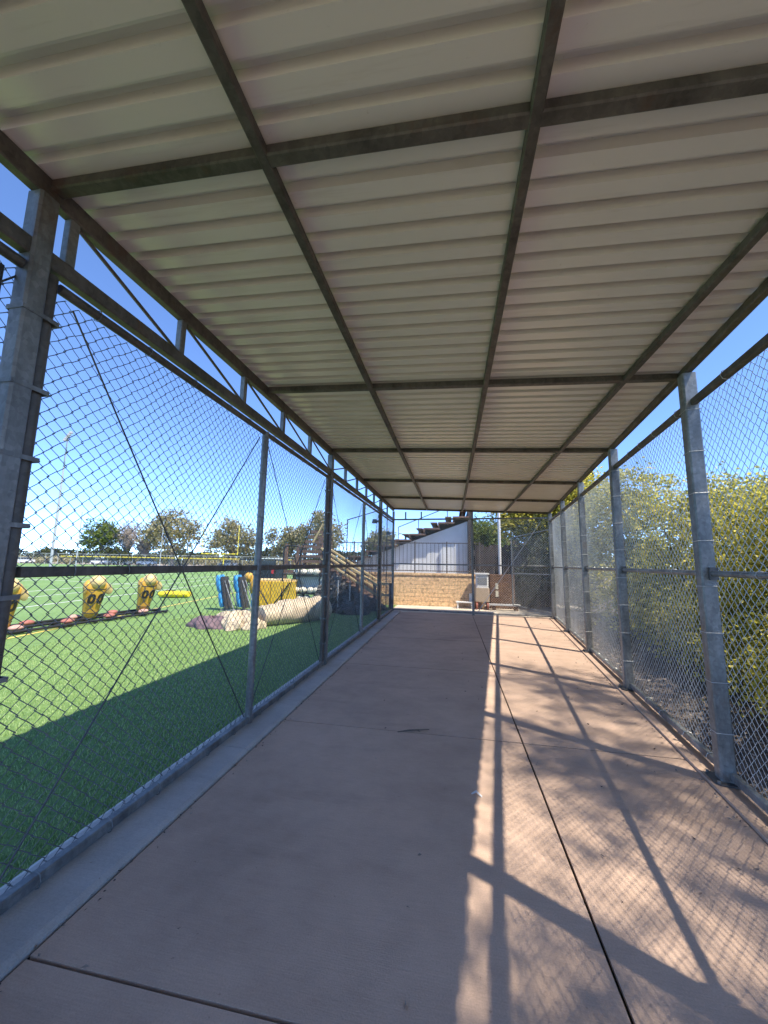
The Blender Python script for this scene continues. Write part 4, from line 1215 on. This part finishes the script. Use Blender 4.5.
# end of the walkway, right
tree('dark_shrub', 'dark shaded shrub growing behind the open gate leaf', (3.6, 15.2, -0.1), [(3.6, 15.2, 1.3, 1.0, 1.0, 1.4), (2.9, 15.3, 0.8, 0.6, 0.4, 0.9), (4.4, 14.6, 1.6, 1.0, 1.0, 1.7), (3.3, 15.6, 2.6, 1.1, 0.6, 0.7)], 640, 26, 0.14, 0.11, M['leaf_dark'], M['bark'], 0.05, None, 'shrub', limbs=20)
tree('leafy_tree', 'yellow-green tree with crown above the far right corner of the canopy', (4.4, 18.5, -0.1), [(3.6, 18.0, 4.3, 1.7, 1.5, 1.3), (4.9, 17.5, 4.7, 1.7, 1.5, 1.7), (4.0, 19, 5.6, 1.8, 1.6, 1.5), (3.3, 17.2, 3.3, 1.3, 0.9, 1.0), (4.6, 16.8, 3.6, 1.3, 1.0, 1.2)], 1250, 26, 0.2, 0.15, M['leaf_shrub'], M['bark'], 0.14, None, limbs=16)
tree('leafy_tree', 'small green tree beside the grandstand back wall', (2.0, 24, -0.1), [(1.9, 24, 3.4, 1.3, 1.2, 1.1), (2.6, 24.5, 2.7, 1.2, 1.2, 1.0)], 380, 24, 0.2, 0.17, M['leaf_green'], M['bark'], 0.12, None, limbs=10)
# tall tree right of the walkway whose branches shade the concrete
tree('shade_tree', 'tall open-crowned tree right of the walkway casting dappled shade', (11.5, -3.0, -0.1), [(7.6, -4.2, 12.6, 1.5, 1.3, 1.3), (6.9, -2.4, 12.5, 0.9, 1.2, 1.0), (8.6, -2.6, 12.9, 1.4, 1.5, 1.3), (7.9, -0.5, 13.1, 1.4, 1.4, 1.2), (8.6, 1.4, 13.3, 1.2, 1.1, 1.0), (10.0, -4.8, 13.2, 1.6, 1.6, 1.4)], 560, 26, 0.24, 0.15, M['leaf_green'], M['bark'], 0.22, None, limbs=46, shell=0.8, aspect=0.3, zs=2.2)

# trees beyond the field
BG = 'trees beyond the field'
def bgtree(label, x0, x1, y, top, mat, bark, dens=1.0, low=1.5, sparse=False, leaf=0.55):
    top = top * 1.06
    w = (x1 - x0) / 2 * 1.12; c = (x0 + x1) / 2; h = top - low
    bl = [(c, y, low + h * 0.50, w * 0.72, w * 0.7, h * 0.42)]
    for k in range(8):
        a = random.uniform(-0.8, 0.8); zz = random.uniform(0.35, 0.86)
        s = random.uniform(0.26, 0.42)
        bl.append((c + a * w, y + random.uniform(-2, 2), low + h * zz * (1 - 0.25 * abs(a)), w * s, w * s, h * s * 0.75))
    tree('background_tree', label, (c, y, -0.15), bl, int((190 if sparse else 420) * dens), 14, 0.55, leaf, mat, bark, 0.32, BG, limbs=60 if sparse else 14, shell=0.5)
bgtree('dark green conical tree behind the floodlight pole', -98.5, -86.5, 85, 11.4, M['leaf_green'], M['bark'], 1.0)
bgtree('pinkish thin-leaved tree just right of the dark green tree', -91.5, -83.5, 88, 12.2, M['leaf_grey'], M['greybark'], 0.7, 4.0, True, 0.4)
bgtree('wide almost leafless grey tree left of the broad olive tree', -87, -73, 86, 11.4, M['leaf_grey'], M['greybark'], 0.8, 1.5, True, 0.35)
bgtree('broad olive-brown tree directly behind the crossed rods', -78.5, -62.5, 85, 13.4, M['leaf_olive'], M['greybark'], 1.3)
bgtree('olive tree standing behind the goalpost', -60.8, -48, 86, 11.6, M['leaf_olive'], M['bark'], 1.1, 1.0)
bgtree('dull green tree behind the black pipe frame', -43.5, -34.5, 85, 10.2, M['leaf_olive'], M['bark'], 1.0, 1.0)
bgtree('tall brownish tree behind the wooden platform', -35.5, -25, 85, 12.4, M['leaf_olive'], M['bark'], 1.1, 1.0)
bgtree('small dark tree far left behind the near roof post', -117, -109.5, 88, 4.0, M['leaf_dark'], M['bark'], 0.5, 0.6)
bgtree('small dark round tree below the leafless tree', -89.5, -81.5, 84, 3.8, M['leaf_dark'], M['bark'], 0.5, 0.6)
tree('background_tree', 'small brownish tree rising behind the grandstand seats', (-8.6, 45, -0.1), [(-8.6, 45, 4.3, 1.7, 1.5, 1.2), (-7.6, 45, 3.4, 1.2, 1.2, 1.0), (-9.8, 45.3, 3.6, 1.0, 1.0, 0.9)], 300, 16, 0.3, 0.28, M['leaf_olive'], M['bark'], 0.16, BG, limbs=12)
# hedge along the far fence
n = 16000
u = rng.random(n)
P = np.stack([-150 + 140 * u, 78 + 26 * u + rng.normal(size=n) * 0.8, 0.1 + 1.5 * rng.random(n) ** 0.8 + 0.5 * np.sin(u * 90) * rng.random(n)], 1)
Vq, Fq = leaf_quads(P, 0.5, 0.7)
tag(np_mesh('hedge', Vq, Fq, M['leaf_olive']), kind='stuff')
# distant treeline that closes the horizon
n = 16000
u = rng.random(n)
P = np.stack([-330 + 460 * u, 190 + 30 * np.sin(u * 7) + rng.normal(size=n) * 4, rng.random(n) ** 0.8 * (6.0 + 2.2 * np.sin(u * 41) + 1.6 * np.sin(u * 97))], 1)
Vq, Fq = leaf_quads(P, 1.7, 0.7)
tag(np_mesh('treeline', Vq, Fq, M['leaf_dark']), kind='stuff')
# right side beyond the shrubs: leafy mass
n = 9000
u = rng.random(n)
P = np.stack([12 + 3 * np.sin(u * 9) + rng.normal(size=n) * 1.0 + 4 * u, -2 + 34 * u, rng.random(n) * (2.1 + 0.4 * np.sin(u * 23))], 1)
Vq, Fq = leaf_quads(P, 0.35, 0.6)
tag(np_mesh('undergrowth', Vq, Fq, M['leaf_green']), kind='stuff')

# ------------------------------------------------------------------ litter on the walkway
t = thing('paper_scrap', 'curled white paper scrap on the shaded concrete', 'paper scrap', (0.15, 2.89, 0))
m = MB(); m.add([(0.115, 2.90, 0.003), (0.15, 2.915, 0.02), (0.19, 2.88, 0.006), (0.185, 2.865, 0.004), (0.15, 2.895, 0.014), (0.12, 2.888, 0.003)], [(0, 1, 4, 5), (1, 2, 3, 4)]); m.build('paper', M['paper'], t)
t = thing('dark_twig', 'dark twig lying across the shaded concrete', 'twig', (-0.37, 3.77, 0))
m = MB(); m.tube([(-0.52, 3.72, 0.008), (-0.42, 3.765, 0.012), (-0.33, 3.80, 0.01), (-0.23, 3.83, 0.012)], [0.004, 0.008, 0.007, 0.004], 6); m.tube([(-0.36, 3.79, 0.01), (-0.31, 3.77, 0.01)], [0.005, 0.002], 5); m.build('stick', M['bark'], t)
